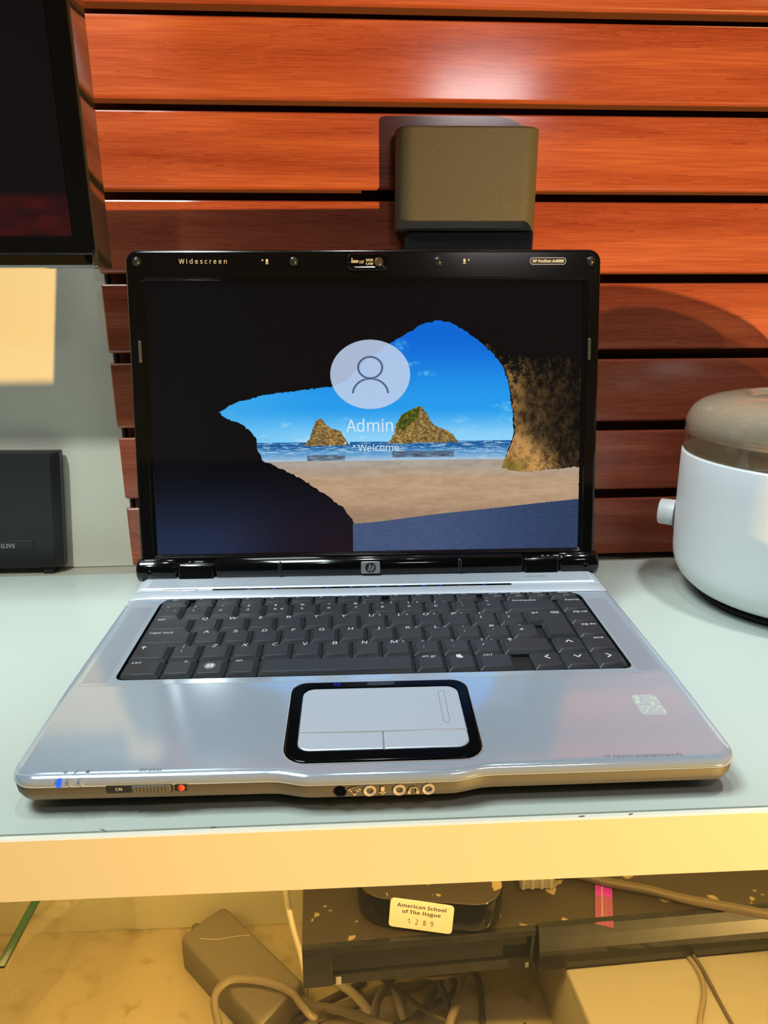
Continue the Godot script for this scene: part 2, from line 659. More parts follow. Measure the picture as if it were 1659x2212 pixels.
# ------------------------------------------------------------------ laptop
func deck_outline() -> PackedVector2Array:   # (x, back), counter-clockwise from the middle of the front edge
	var right := [Vector2(0, -3.6), Vector2(20, -3.6), Vector2(34, -3.5), Vector2(38, -3.1), Vector2(42, -2.2), Vector2(46, -1.1), Vector2(50, -0.3), Vector2(55, 0), Vector2(110, 0.2), Vector2(163, 0.6)]
	for i in 7:
		var a := -PI / 2 + PI / 2 * i / 6
		right.append(Vector2(166, 13) + Vector2(cos(a), sin(a)) * 12.4)
	right.append_array([Vector2(178.8, 60), Vector2(178.8, 76.6), Vector2(179.0, 120), Vector2(179.0, 180), Vector2(179.0, 227), Vector2(90, 227), Vector2(0, 227)])
	var out := PackedVector2Array(right)
	for i in range(right.size() - 2, 0, -1):
		out.append(Vector2(-right[i].x, right[i].y))
	return out


func shrink(poly: PackedVector2Array, d: float) -> PackedVector2Array:
	var out := PackedVector2Array()
	var n := poly.size()
	for i in n:
		var a := (poly[i] - poly[(i + n - 1) % n]).normalized()
		var b := (poly[(i + 1) % n] - poly[i]).normalized()
		var na := Vector2(-a.y, a.x)
		var nb := Vector2(-b.y, b.x)
		var m := (na + nb).normalized()
		out.append(poly[i] + m * d / maxf(m.dot(na), 0.5))
	return out


func on_deck(poly: PackedVector2Array, off: float) -> PackedVector3Array:
	var out := PackedVector3Array()
	for p in poly:
		out.append(Vector3(p.x, minf(21.4 + 0.0622 * p.y, 24.0 + 0.028 * p.y) + off, -p.y))
	return out


func laptop() -> void:
	var o := thing("laptop", "open silver laptop with black screen frame and black keyboard on the white counter", "laptop")
	laptop_base(o)
	keyboard(o)
	touchpad(o)
	media_strip(o)
	front_edge(o)
	lid(o)


func laptop_base(o: Node3D) -> void:
	var out := deck_outline()
	# deck: rolled edge, then the flat top with the keyboard well left open
	var s := begin()
	var rings := []
	for p in [[0.4, -5.0], [0.0, -4.2], [0.1, -3.2], [0.6, -1.9], [1.6, -0.9], [3.2, -0.25], [5.0, 0.0]]:
		rings.append(on_deck(shrink(out, p[0]), p[1]))
	loft(s, rings, false, false, [1, 1, 1, 1, 1, 1])
	var inner := shrink(out, 5.0)
	var n := inner.size()
	var k := 0                       # index of the point at the kink on the right side
	for i in n:
		if out[i].x > 0.0 and absf(out[i].y - 76.6) < 0.01:
			k = i
	var well := rr(1.0, 136.7, 308, 108.6, [5, 5, 9, 9], 4)     # counter-clockwise from its lower left corner
	var half := well.size() / 4
	var palm := PackedVector2Array()
	for i in range(0, k + 1):
		palm.append(inner[i])
	for i in range(n - k, n):
		palm.append(inner[i])
	poly_flat(s, palm, PALM, 0)
	var right_half := PackedVector2Array([Vector2(0, inner[k].y)])
	for i in range(k, n / 2 + 1):
		right_half.append(inner[i])
	right_half.append(Vector2(0, 191))
	for i in range(3 * half - 1, half - 1, -1):
		right_half.append(well[i])
	right_half.append(Vector2(0, 82.4))
	var left_half := PackedVector2Array()
	for i in range(n / 2, n - k + 1):
		left_half.append(inner[i])
	left_half.append_array([Vector2(0, inner[k].y), Vector2(0, 82.4)])
	for i in range(5 * half - 1, 3 * half - 1, -1):
		left_half.append(well[i % (4 * half)])
	left_half.append(Vector2(0, 191))
	poly_flat(s, right_half, DECK, 0)
	poly_flat(s, left_half, DECK, 0)
	done(s, "deck", M.silver, o)
	s = begin()
	loft(s, [lift(well, DECK, 0.05), lift(well, DECK, -3.0)], false, true)
	done(s, "keyboard_well", M.tray, o)
	# lower shell, recessed under the deck
	s = begin()
	rings = []
	for p in [[14.0, -19.0], [7.0, -17.0], [2.6, -13.4], [0.9, -10.0], [0.5, -5.6], [0.8, -5.0]]:
		rings.append(on_deck(shrink(out, p[0]), p[1]))
	loft(s, rings, true, true, [1, 1, 1, 2, 2])
	done(s, "lower_shell", M.shell, o)
	for q in [Vector2(-140, 30), Vector2(140, 30), Vector2(-140, 200), Vector2(140, 200)]:
		s = begin()
		lathe(s, [Vector2(8, 0), Vector2(8, 4 + q.y * 0.04)], Transform3D(Basis.IDENTITY, Vector3(q.x, 0, -q.y)), 16)
		done(s, "foot", M.rubber, o)
	# seams of the deck
	s = begin()
	strip(s, Vector2(-172.6, 77.4), Vector2(-154, 77.0), 0.7, DECK, 0.01, 0.05)
	strip(s, Vector2(-154, 77.0), Vector2(154, 77.0), 0.7, DECK, 0.01, 0.05)
	strip(s, Vector2(154, 77.0), Vector2(172.6, 77.4), 0.7, DECK, 0.01, 0.05)
	done(s, "seam", M.silver_edge, o)
	for side in [-1, 1]:
		s = begin()
		strip(s, Vector2(side * 178.2, 181.5), Vector2(side * 156, 181.5), 0.8, DECK, 0.01, 0.06)
		done(s, "seam", M.silver_edge, o)
	# flank between keyboard and edge is slightly greyer
	for side in [-1, 1]:
		s = begin()
		var a := [Vector2(156.5, 80), Vector2(171, 80), Vector2(171.2, 179), Vector2(156.5, 179)]
		var poly := PackedVector2Array()
		for q in a:
			poly.append(Vector2(q.x * side, q.y))
		poly_flat(s, poly, DECK, 0.03)
		done(s, "side_strip", M.silver_dark, o)
	# print and sticker remains
	var roll := PALM * Transform3D(Basis.IDENTITY, Vector3(0, 5.4, 0.02))
	s = begin()
	text(s, "HP Pavilion Entertainment PC", 1.9, roll * Transform3D(Basis.IDENTITY, Vector3(130, 0, 0)), 0.0, sans, 1.13)
	done(s, "deck_print", M.print_grey, o, false)
	s = begin()
	text(s, "Wireless", 2.1, roll * Transform3D(Basis.IDENTITY, Vector3(-110.8, 0, 0)), 0.2)
	done(s, "deck_print", M.print_grey, o, false)
	s = begin()
	plate(s, PALM, 149.3, 46, 14, 18.4, 2.5, 0, 0.05)
	var st := speckle(lin(0.40, 0.41, 0.44), lin(0.50, 0.56, 0.46), 0.05, 31, 128, 0.12, 0.62, 40.0, 0.5)
	var residue := done(s, "sticker_residue", st, o)
	residue.set_meta("label", "faint square of torn sticker residue")


func keyboard(o: Node3D) -> void:
	var r0 := [["esc", -152, -132.8], ["f1", -128.8, -113.8], ["f2", -113.2, -96], ["f3", -95.4, -78.6], ["f4", -78, -61], ["f5", -59, -42.5], ["f6", -42, -25.8], ["f7", -25.2, -8.5], ["f8", -8, 7.8], ["f9", 12.8, 28.2], ["f10", 28.7, 44.7], ["f11", 45.2, 61.6], ["f12", 62.2, 78.2], ["scroll", 82, 98], ["pause", 98.6, 114.3], ["insert", 114.9, 130.8], ["delete", 131.4, 152]]
	for k in r0:
		key(o, k[1], k[2], 180.2, 190.4, k[0], 0)
	var rows := [
		[160.5, -152.0, [["¬;`", 19.0], ["!;1", 19], ["\";2", 19], ["£;3", 19], ["$;4", 19], ["%;5", 19], ["^;6", 19], ["&;7", 19], ["*;8", 19], ["(;9", 19], [");0", 19], ["_;-", 19], ["+;=", 19], ["backspace", 37.5]]],
		[141.5, -152.0, [["tab", 29.2], ["Q", 19], ["W", 19], ["E", 19], ["R", 19], ["T", 19], ["Y", 19], ["U", 19], ["I", 19], ["O", 19], ["P", 19], ["{;[", 19], ["};]", 19]]],
		[122.5, -152.0, [["caps lock", 34], ["A", 19], ["S", 19], ["D", 19], ["F", 19], ["G", 19], ["H", 19], ["J", 19], ["K", 19], ["L", 19], [":;;", 19], ["@;'", 19], ["~;#", 19]]],
		[103.5, -152.0, [["↑", 24], ["|;\\", 19], ["Z", 19], ["X", 19], ["C", 19], ["V", 19], ["B", 19], ["N", 19], ["M", 19], ["<;,", 19], [">;.", 19], ["?;/", 19], ["⇧", 32.5]]],
		[84.5, -152.0, [["ctrl", 24.3], ["fn", 19], ["win", 19], ["alt", 19], ["space", 95], ["alt gr", 19], ["menu", 19], ["ctrl", 23]]],
	]
	for r in rows:
		var x: float = r[1]
		for k in r[2]:
			key(o, x + 0.25, x + k[1] - 0.25, r[0], r[0] + 18.5, k[0], 1)
			x += k[1]
	# enter is two rows high with a notch at its lower left
	enter_key(o)
	for k in [["home", 160.5], ["pg up", 141.5], ["pg dn", 122.5], ["end", 103.5]]:
		key(o, 135.2, 153.6, k[1], k[1] + 18.5, k[0], 2)
	key(o, 115.2, 134.4, 103.5, 122, "^up", 3)
	key(o, 96.2, 115.0, 84.5, 103, "^left", 3)
	key(o, 115.4, 134.4, 84.5, 103, "^down", 3)
	key(o, 135.0, 153.6, 84.5, 103, "^right", 3)


func key_rings(x0: float, x1: float, y0: float, y1: float, flat := false) -> Array:
	var side := 2.4 if not flat else 1.6
	var front := 1.5
	var back := 3.2 if not flat else 1.2
	var w := x1 - x0
	var h := y1 - y0
	var cx := (x0 + x1) / 2
	var cy := (y0 + y1) / 2
	var r := 1.0
	if x0 < -151.5 and y0 < 85.0:
		pass
	var top_c := Vector2(cx, (y0 + front + y1 - back) / 2)
	var ra: Variant = r
	if y0 < 85.0 and x0 < -151.0:
		ra = [5.0, r, r, r]
	elif y0 < 85.0 and x1 > 153.0:
		ra = [r, 5.0, r, r]
	elif y0 > 170.0 and x0 < -151.0:
		ra = [r, r, r, 4.5]
	elif y0 > 170.0 and x1 > 151.0:
		ra = [r, r, 5.5, r]
	return [
		lift(rr(cx, cy, w, h, ra, 2), DECK, -2.8), lift(rr(cx, cy, w, h, ra, 2), DECK, -0.9),
		lift(rr(top_c.x, top_c.y, w - 2 * side, h - front - back, ra, 2), DECK, 1.5),
		lift(rr(top_c.x, top_c.y, w - 2 * side - 0.7, h - front - back - 0.7, ra, 2), DECK, 1.65)]


func key(o: Node3D, x0: float, x1: float, y0: float, y1: float, legend: String, kind: int) -> void:
	var s := begin()
	loft(s, key_rings(x0, x1, y0, y1, kind == 0), false, true)
	var called := "space_bar" if legend == "space" else "key"
	var k := done(s, called, M.key, o)
	if legend == "space":
		return
	s = begin()
	var lx := x0 + 2.6
	var rx := x1 - 2.6
	var ty := y1 - 3.4
	var by := y0 + 1.7
	var z := 1.66
	var left := HORIZONTAL_ALIGNMENT_LEFT
	var digits := {"U": "4", "I": "5", "O": "6", "J": "1", "K": "2", "L": "3", "M": "0", "P": "*", "&;7": "7", "*;8": "8", "(;9": "9", ");0": "/", "?;/": "+", ">;.": ".", ":;;": "-"}
	if kind == 0:
		if legend.begins_with("f"):
			text(s, legend, 1.5, at2(DECK, lx + 1.2, y1 - 2.6, z), 0.25, sans, 1.2, left)
			frame2(s, DECK, rx - 3.6, y0 + 3.6, 5.2, 2.6, 0.5, 0.35, z - 0.05, z + 0.03)
			box(s, rx - 4.6, rx - 2.6, y0 + 3.2, y0 + 4.0, z - 0.05, z + 0.03, 0, DECK)
		elif legend == "esc":
			text(s, "esc", 1.6, at2(DECK, (x0 + x1) / 2, y1 - 3.0, z), 0.15, sans, 1.3)
		else:
			text(s, legend, 1.5, at2(DECK, (x0 + x1) / 2, y1 - 2.6, z), 0.15, sans, 1.3)
			frame2(s, DECK, (x0 + x1) / 2 + 1.5, y0 + 3.4, 7.6, 2.7, 0.5, 0.35, z - 0.05, z + 0.03)
			text(s, {"scroll": "num lk", "pause": "break", "insert": "prt sc", "delete": "sys rq"}[legend], 1.1, at2(DECK, (x0 + x1) / 2 + 1.5, y0 + 3.4, z), 0.1)
	elif kind == 2:
		text(s, legend, 2.3, at2(DECK, (x0 + x1) / 2 + 0.8, ty - 0.6, z), 0.1, sans, 1.25)
	elif kind == 3:
		var turn: float = {"^up": 0.0, "^left": PI / 2, "^down": PI, "^right": -PI / 2}[legend]
		var t := at2(DECK, (x0 + x1) / 2, (y0 + y1) / 2 + 1.6, z, turn)
		strip(s, Vector2(-2.0, -1.2), Vector2(0, 1.2), 0.8, t, -0.05, 0.03)
		strip(s, Vector2(2.0, -1.2), Vector2(0, 1.2), 0.8, t, -0.05, 0.03)
	elif legend == "win":
		var t := at2(DECK, (x0 + x1) / 2 - 0.4, (y0 + y1) / 2 + 0.2, z)
		for q in [Vector2(-1.15, 1.0), Vector2(1.15, 1.0), Vector2(-1.15, -1.05), Vector2(1.15, -1.05)]:
			var p := PackedVector2Array()
			for i in 5:
				p.append(q + Vector2(-0.95 + 0.475 * i, -0.85 + 0.28 * sin(i * 0.9 + q.x)) + Vector2(0.12, 0))
			for i in range(4, -1, -1):
				p.append(q + Vector2(-0.95 + 0.475 * i, 0.85 + 0.28 * sin(i * 0.9 + q.x)) + Vector2(0.3, 0))
			prism(s, p, t, 0.06, 0.12)
		var d := begin()
		lathe(d, [Vector2(3.6, -0.1), Vector2(3.5, 0.05)], t * Transform3D(Basis(Vector3.RIGHT, PI / 2), Vector3.ZERO), 24)
		done(d, "logo_disc", M.black_gloss, k)
	elif legend == "menu":
		var t := at2(DECK, (x0 + x1) / 2 - 1, ty - 0.8, z)
		box(s, -1.7, 1.4, -1.8, 1.6, -0.05, 0.04, 0, t)
		box(s, -0.4, 2.2, -2.4, -0.6, -0.05, 0.06, 0, t)
	elif legend == "↑" or legend == "⇧":
		var t := at2(DECK, lx + 3.6, ty - 0.8, z)
		strip(s, Vector2(0, -1.5), Vector2(0, 1.5), 0.6, t, -0.05, 0.03)
		strip(s, Vector2(-1.2, 0.5), Vector2(0, 1.6), 0.6, t, -0.05, 0.03)
		strip(s, Vector2(1.2, 0.5), Vector2(0, 1.6), 0.6, t, -0.05, 0.03)
	elif legend == "fn":
		frame2(s, DECK, rx - 3.2, ty - 0.4, 4.6, 4.2, 0.8, 0.35, z - 0.05, z + 0.03)
		text(s, "fn", 2.0, at2(DECK, rx - 3.2, ty - 0.2, z), 0.15)
	elif legend == "tab":
		text(s, "tab", 2.0, at2(DECK, lx + 2.2, ty - 0.2, z), 0.15, sans, 1.25, left)
		for q in [[rx - 4.4, ty - 0.4, -1.0], [rx - 4.4, ty - 5.0, 1.0]]:
			var t := at2(DECK, q[0], q[1], z)
			strip(s, Vector2(-2, 0), Vector2(2, 0), 0.5, t, -0.05, 0.03)
			strip(s, Vector2(2.0 * q[2], 0), Vector2(0.8 * q[2], 0.9), 0.45, t, -0.05, 0.03)
			strip(s, Vector2(2.0 * q[2], 0), Vector2(0.8 * q[2], -0.9), 0.45, t, -0.05, 0.03)
			strip(s, Vector2(2.3 * q[2], -1.0), Vector2(2.3 * q[2], 1.0), 0.45, t, -0.05, 0.03)
	elif legend == "backspace":
		text(s, "backspace", 2.0, at2(DECK, lx + 3.4, ty - 0.2, z), 0.1, sans, 1.35, left)
		frame2(s, DECK, lx + 7.6, ty - 4.6, 5.0, 3.0, 0.7, 0.4, z - 0.05, z + 0.03)
		strip(s, Vector2(lx + 6.6, ty - 5.4), Vector2(lx + 8.8, ty - 3.8), 0.4, DECK, z - 0.05, z + 0.03)
		strip(s, Vector2(lx + 6.6, ty - 3.8), Vector2(lx + 8.8, ty - 5.4), 0.4, DECK, z - 0.05, z + 0.03)
	elif legend.length() == 1:
		text(s, legend, 3.3, at2(DECK, lx + 5.0, ty - 0.2, z), 0.12, sans, 1.35)
	elif legend.contains(";") and legend.length() == 3:
		text(s, legend[0], 2.5, at2(DECK, lx + 4.4, ty, z), 0.1, sans, 1.2)
		text(s, legend[2], 2.5, at2(DECK, lx + 4.4, ty - 6.2, z), 0.1, sans, 1.3)
		if legend == "$;4":
			text(s, "€", 2.3, at2(DECK, lx + 9.4, ty - 6.2, z), 0.1, sans, 1.3)
		if legend == "¬;`":
			text(s, "¦", 2.3, at2(DECK, lx + 10.4, ty - 5.4, z), 0.1, sans, 1.3)
	else:
		text(s, legend, 2.1, at2(DECK, lx + 1.8, ty - 0.4, z), 0.12, sans, 1.3, left)
	if digits.has(legend):
		frame2(s, DECK, rx - 2.6, ty + 0.2, 3.2, 3.0, 0.5, 0.3, z - 0.05, z + 0.03)
		text(s, digits[legend], 1.7, at2(DECK, rx - 2.6, ty + 0.2, z), 0.1, sans, 1.2)
	done(s, "key_legend", M.legend, k, false)


func enter_key(o: Node3D) -> void:
	var s := begin()
	var base := PackedVector2Array([Vector2(114.3, 122.5), Vector2(133.9, 122.5), Vector2(133.9, 160), Vector2(105.4, 160), Vector2(105.4, 141.6), Vector2(114.3, 141.6)])
	var top := PackedVector2Array([Vector2(116.7, 124), Vector2(131.5, 124), Vector2(131.5, 156.8), Vector2(107.8, 156.8), Vector2(107.8, 143.1), Vector2(116.7, 143.1)])
	loft(s, [lift(base, DECK, -2.8), lift(base, DECK, -0.9), lift(top, DECK, 1.6)], false, false, [GROUP_FLAT, GROUP_FLAT])
	poly_flat(s, top, DECK, 1.6)
	var k := done(s, "enter_key", M.key, o)
	s = begin()
	var t := at2(DECK, 112.8, 155, 1.64)
	strip(s, Vector2(-2, 0), Vector2(2, 0), 0.5, t, -0.05, 0.03)
	strip(s, Vector2(2, 0), Vector2(2, 1.5), 0.5, t, -0.05, 0.03)
	strip(s, Vector2(-2, 0), Vector2(-0.9, 1.0), 0.5, t, -0.05, 0.03)
	strip(s, Vector2(-2, 0), Vector2(-0.9, -1.0), 0.5, t, -0.05, 0.03)
	frame2(s, DECK, 127, 155.4, 5.6, 2.8, 0.6, 0.35, 1.6, 1.68)
	strip(s, Vector2(125.4, 155.2), Vector2(128.6, 155.2), 0.4, DECK, 1.6, 1.68)
	done(s, "key_legend", M.legend, k, false)


func touchpad(o: Node3D) -> void:
	var s := begin()
	var c := Vector2(1.8, 40.1)
	# chrome line round the frame, then the glossy frame, higher than the pad it surrounds
	loft(s, [lift(rr(c.x, c.y, 101.6, 69.8, [12, 12, 9.5, 9.5], 6), PALM, -3.0), lift(rr(c.x, c.y, 101.0, 69.2, [12, 12, 9.2, 9.2], 6), PALM, 0.35), lift(rr(c.x, c.y, 100.2, 68.4, [11.6, 11.6, 9, 9], 6), PALM, 0.4), lift(rr(c.x, c.y, 100.2, 68.4, [11.6, 11.6, 9, 9], 6), PALM, 0.0)], false, false)
	done(s, "frame_trim", M.silver_edge, o)
	s = begin()
	loft(s, [
		lift(rr(c.x, c.y, 100.2, 68.4, [11.6, 11.6, 9, 9], 6), PALM, 0.0),
		lift(rr(c.x, c.y, 99.6, 67.8, [11.4, 11.4, 8.8, 8.8], 6), PALM, 0.6),
		lift(rr(c.x, c.y, 97.6, 65.8, [10.5, 10.5, 8, 8], 6), PALM, 0.95),
		lift(rr(2.2, 41.4, 88.4, 54.6, [7, 7, 7, 7], 6), PALM, 0.75),
		lift(rr(2.2, 41.4, 87.4, 53.6, [6.6, 6.6, 6.6, 6.6], 6), PALM, 0.1)], false, false, [1, 1, 2, 3])
	var f := done(s, "touchpad_frame", M.frame_gloss, o)
	s = begin()
	plate(s, PALM, 2.2, 48.5, 87.0, 38.8, [1, 1, 6.4, 6.4], 0, 0.15, 0.05, 5)
	var p := done(s, "touchpad", M.pad, o)
	s = begin()
	frame2(s, PALM, 36.3, 49.7, 3.6, 29, 1.7, 0.22, 0.14, 0.19, 5)
	done(s, "scroll_outline", M.print_grey, p)
	s = begin()
	box(s, -41.6, 46.0, 28.1, 29.2, 0.1, 0.9, 0.25, PALM)
	done(s, "button_ridge", M.silver_edge, o)
	for side in [-1, 1]:
		s = begin()
		var rings := []
		for q in [[0.0, 0.1], [0.0, 0.7], [0.6, 1.0]]:
			rings.append(lift(rr(2.2 + side * 21.85, 21.4, 43.2 - 2 * q[0], 13.2 - 2 * q[0], [maxf((6.2 if side < 0 else 0.6) - q[0], 0.1), maxf((6.2 if side > 0 else 0.6) - q[0], 0.1), 0.3, 0.3], 5), PALM, q[1]))
		loft(s, rings, false, true)
		done(s, "touchpad_button", M.silver_edge if false else M.pad, o)
	# slot switch and indicator on the frame's upper bar
	s = begin()
	plate(s, PALM, 2.5, 71.0, 16, 3.4, 1.6, 0.8, 1.12, 0.1)
	done(s, "touchpad_switch", M.rubber, o)
	s = begin()
	frame2(s, PALM, -22.5, 71.0, 3.4, 2.2, 0.4, 0.4, 0.9, 1.05)
	done(s, "indicator", M.blue_dim, f)


func media_strip(o: Node3D) -> void:
	# convex bar behind the keys, black touch strip, then the perforated grille rising to the hinge
	var s := begin()
	var bar := [Vector2(191.2, 0), Vector2(192.0, 0.8), Vector2(194.5, 1.6), Vector2(198, 1.9), Vector2(201.5, 1.6), Vector2(203.2, 1.2), Vector2(203.2, -0.5)]
	var rings := []
	for x in [-176.5, -172, -160, 160, 172, 176.5]:
		var k := 0.2 if absf(x) > 176 else 0.75 if absf(x) > 171 else 1.0
		var ring := PackedVector3Array()
		for q in bar:
			ring.append(DECK * Vector3(x, q.x, maxf(q.y, 0.0) * k + minf(q.y, 0.0)))
		rings.append(ring)
	loft(s, rings, true, true, [1, 1, 1, 1, 1])
	done(s, "keyboard_trim", M.pad, o)
	s = begin()
	rings = []
	for x in [-176.5, -172, 172, 176.5]:
		var k := 0.2 if absf(x) > 176 else 1.0
		var ring := PackedVector3Array()
		for q in [Vector2(203.2, 1.2), Vector2(206.2, 1.4), Vector2(207.5, 2.2), Vector2(226, 3.2), Vector2(227, 2.6), Vector2(227, -0.5), Vector2(203.2, -0.5)]:
			ring.append(DECK * Vector3(x, q.x, maxf(q.y, 0.0) * k + minf(q.y, 0.0)))
		rings.append(ring)
	loft(s, rings, true, true, [GROUP_FLAT, GROUP_FLAT, GROUP_FLAT])
	var g := done(s, "speaker_grille", M.pad, o)
	s = begin()
	var slope := Transform3D(DECK.basis * Basis(Vector3.RIGHT, atan(1.0 / 18.5)), DECK * Vector3(0, 207.5, 2.2))
	s.set_smooth_group(GROUP_FLAT)
	for j in 11:
		for i in 212:
			var c := Vector2(-168.0 + 1.6 * i + (0.8 if j % 2 else 0.0), 1.2 + 1.55 * j)
			if absf(c.x) > 171.0:
				continue
			for q in 4:
				var a := TAU * q / 6 * 1.5
				var b := TAU * (q + 1) / 6 * 1.5
				tri(s, slope * Vector3(c.x, c.y, 0.04), slope * Vector3(c.x + cos(a) * 0.46, c.y + sin(a) * 0.46, 0.04), slope * Vector3(c.x + cos(b) * 0.46, c.y + sin(b) * 0.46, 0.04))
	var holes := done(s, "speaker_hole", M.black_void, g)
	holes.set_meta("kind", "stuff")
	s = begin()
	text(s, "altec lansing", 1.7, at2(slope, 128, 8.5, 0.08), 0.0, sans, 1.2)
	done(s, "grille_print", M.print_grey, g, false)
	# touch strip with lit icons
	s = begin()
	plate(s, DECK, -6, 204.9, 227, 2.6, 1.2, 1.0, 1.55, 0.15)
	var strip_part := done(s, "media_strip", M.black_gloss, o)
	for x in [-92, -73, -33, -15, 5, 22, 40, 53, 86]:
		s = begin()
		var t := at2(DECK, x, 205.0, 1.56)
		box(s, -1.1, 1.1, -0.35, 0.35, 0, 0.05, 0, t)
		if x % 2 == 0:
			box(s, 1.4, 2.0, -0.35, 0.35, 0, 0.05, 0, t)
		done(s, "touch_icon", M.blue, strip_part)
	s = begin()
	plate(s, DECK, -143.5, 204.9, 25.5, 3.2, 0.5, 0.8, 1.9, 0.4)
	var pw := done(s, "power_button", M.silver_edge, o)
	s = begin()
	box(s, -144.6, -142.6, 204.4, 205.4, 1.88, 1.95, 0, DECK)
	done(s, "power_light", M.blue, pw)


func front_edge(o: Node3D) -> void:
	# status lights set into the rolled front edge
	var face := Transform3D(Basis.IDENTITY, Vector3(0, 0, 0))
	var xs := [-152.6, -147.4, -142.0]
	for i in 3:
		var s := begin()
		plate(s, Transform3D(Basis(Vector3.RIGHT, -0.7), Vector3(xs[i], 19.3, -0.7)), 0, 0, 2.2, 4.4, 1.0, -1.2, 0.5, 0.3)
		done(s, "status_light", M.blue if i == 0 else M.badge, o)
	var marks := begin()
	var roll := PALM * Transform3D(Basis.IDENTITY, Vector3(0, 5.4, 0.02))
	for i in 3:
		var t := roll * Transform3D(Basis.IDENTITY, Vector3(xs[i] + 1.5, 0, 0))
		if i == 0:
			frame2(marks, t, 0, 0, 1.8, 1.8, 0.9, 0.35, -0.2, 0.05, 3)
		elif i == 1:
			strip(marks, Vector2(-0.5, -0.9), Vector2(0.6, 0.9), 0.5, t, -0.4, 0.05)
		else:
			box(marks, -0.8, 0.8, -0.9, 0.9, -0.4, 0.05, 0, t)
	done(marks, "status_icon", M.print_grey, o)
	# wireless slider
	var z := -0.4
	var s := begin()
	box(s, -131, -99.5, 12.6, 17.4, z - 2, z + 0.15, 0.4)
	done(s, "switch_recess", M.black_matte, o)
	s = begin()
	box(s, -119, -100.5, 13.2, 16.9, z - 1, z + 0.9, 0.4)
	var sw := done(s, "wireless_switch", M.shell, o)
	for i in 10:
		s = begin()
		box(s, -118 + i * 1.7, -117.2 + i * 1.7, 13.5, 16.6, z + 0.7, z + 1.3, 0.15)
		done(s, "grip_rib", M.shell, sw)
	s = begin()
	text(s, "ON", 1.6, Transform3D(Basis.IDENTITY, Vector3(-125, 15, z + 0.2)))
	done(s, "switch_print", M.legend, sw, false)
	s = begin()
	box(s, -98.5, -92.5, 12.8, 17.2, z - 2, z + 0.3, 0.4)
	var rec := done(s, "indicator_recess", M.black_matte, o)
	s = begin()
	lathe(s, [Vector2(1.7, 0), Vector2(1.5, 0.5), Vector2(0.1, 0.7)], Transform3D(Basis(Vector3.RIGHT, PI / 2), Vector3(-95.5, 15.0, z + 0.3)), 16)
	done(s, "red_indicator", M.red, rec)
	# infrared window and three audio sockets in the bulge
	var fz := 3.0
	var out := Basis(Vector3.RIGHT, PI / 2)
	s = begin()
	lathe(s, [Vector2(3.2, -2), Vector2(3.1, 0.3), Vector2(2.6, 0.5), Vector2(0.1, 0.3)], Transform3D(out, Vector3(-19.6, 12.6, fz)), 24)
	done(s, "infrared_window", M.black_gloss, o)
	for x in [-5.7, 8.5, 22.5]:
		s = begin()
		lathe(s, [Vector2(3.1, -2), Vector2(3.1, 0.35), Vector2(2.7, 0.6), Vector2(1.8, 0.45), Vector2(1.6, 0.0), Vector2(1.5, -2)], Transform3D(out, Vector3(x, 12.6, fz)), 24, [2, 4])
		var jack := done(s, "audio_socket", M.white_plastic if false else mat(lin(0.55, 0.45, 0.36), 0.4), o)
		s = begin()
		lathe(s, [Vector2(1.7, -0.4), Vector2(0.1, -0.4)], Transform3D(out, Vector3(x, 12.6, fz)), 16)
		done(s, "socket_hole", M.black_void, jack)
	s = begin()
	var wifi := Transform3D(Basis.IDENTITY, Vector3(-12.8, 11.0, fz + 0.5))
	for k in 3:
		for i in 5:
			var a := PI / 4 + PI / 2 * i / 5
			var b := PI / 4 + PI / 2 * (i + 1) / 5
			var r := 1.3 + k * 1.25
			strip(s, Vector2(cos(a), sin(a)) * r, Vector2(cos(b), sin(b)) * r, 0.6, wifi, 0, 0.08)
	lathe(s, [Vector2(0.6, 0), Vector2(0.6, 0.08)], wifi * Transform3D(out, Vector3.ZERO), 8)
	done(s, "wireless_symbol", M.print_gold, o)
	s = begin()
	var mic := Transform3D(Basis.IDENTITY, Vector3(0.6, 12.6, fz + 0.5))
	box(s, -0.9, 0.9, 0, 2.3, 0, 0.08, 0, mic)
	box(s, -0.3, 0.3, -2.2, 0, 0, 0.08, 0, mic)
	box(s, -1.4, 1.4, -1.2, -0.6, 0, 0.08, 0, mic)
	done(s, "microphone_symbol", M.print_gold, o)
	s = begin()
	var hp := Transform3D(Basis.IDENTITY, Vector3(15.4, 12.2, fz + 0.5))
	for i in 6:
		var a := PI * i / 6
		var b := PI * (i + 1) / 6
		strip(s, Vector2(cos(a), sin(a)) * 2.0, Vector2(cos(b), sin(b)) * 2.0, 0.5, hp, 0, 0.08)
	box(s, -2.6, -1.4, -1.8, 0.2, 0, 0.08, 0, hp)
	box(s, 1.4, 2.6, -1.8, 0.2, 0, 0.08, 0, hp)
	done(s, "headphone_symbol", M.print_gold, o)


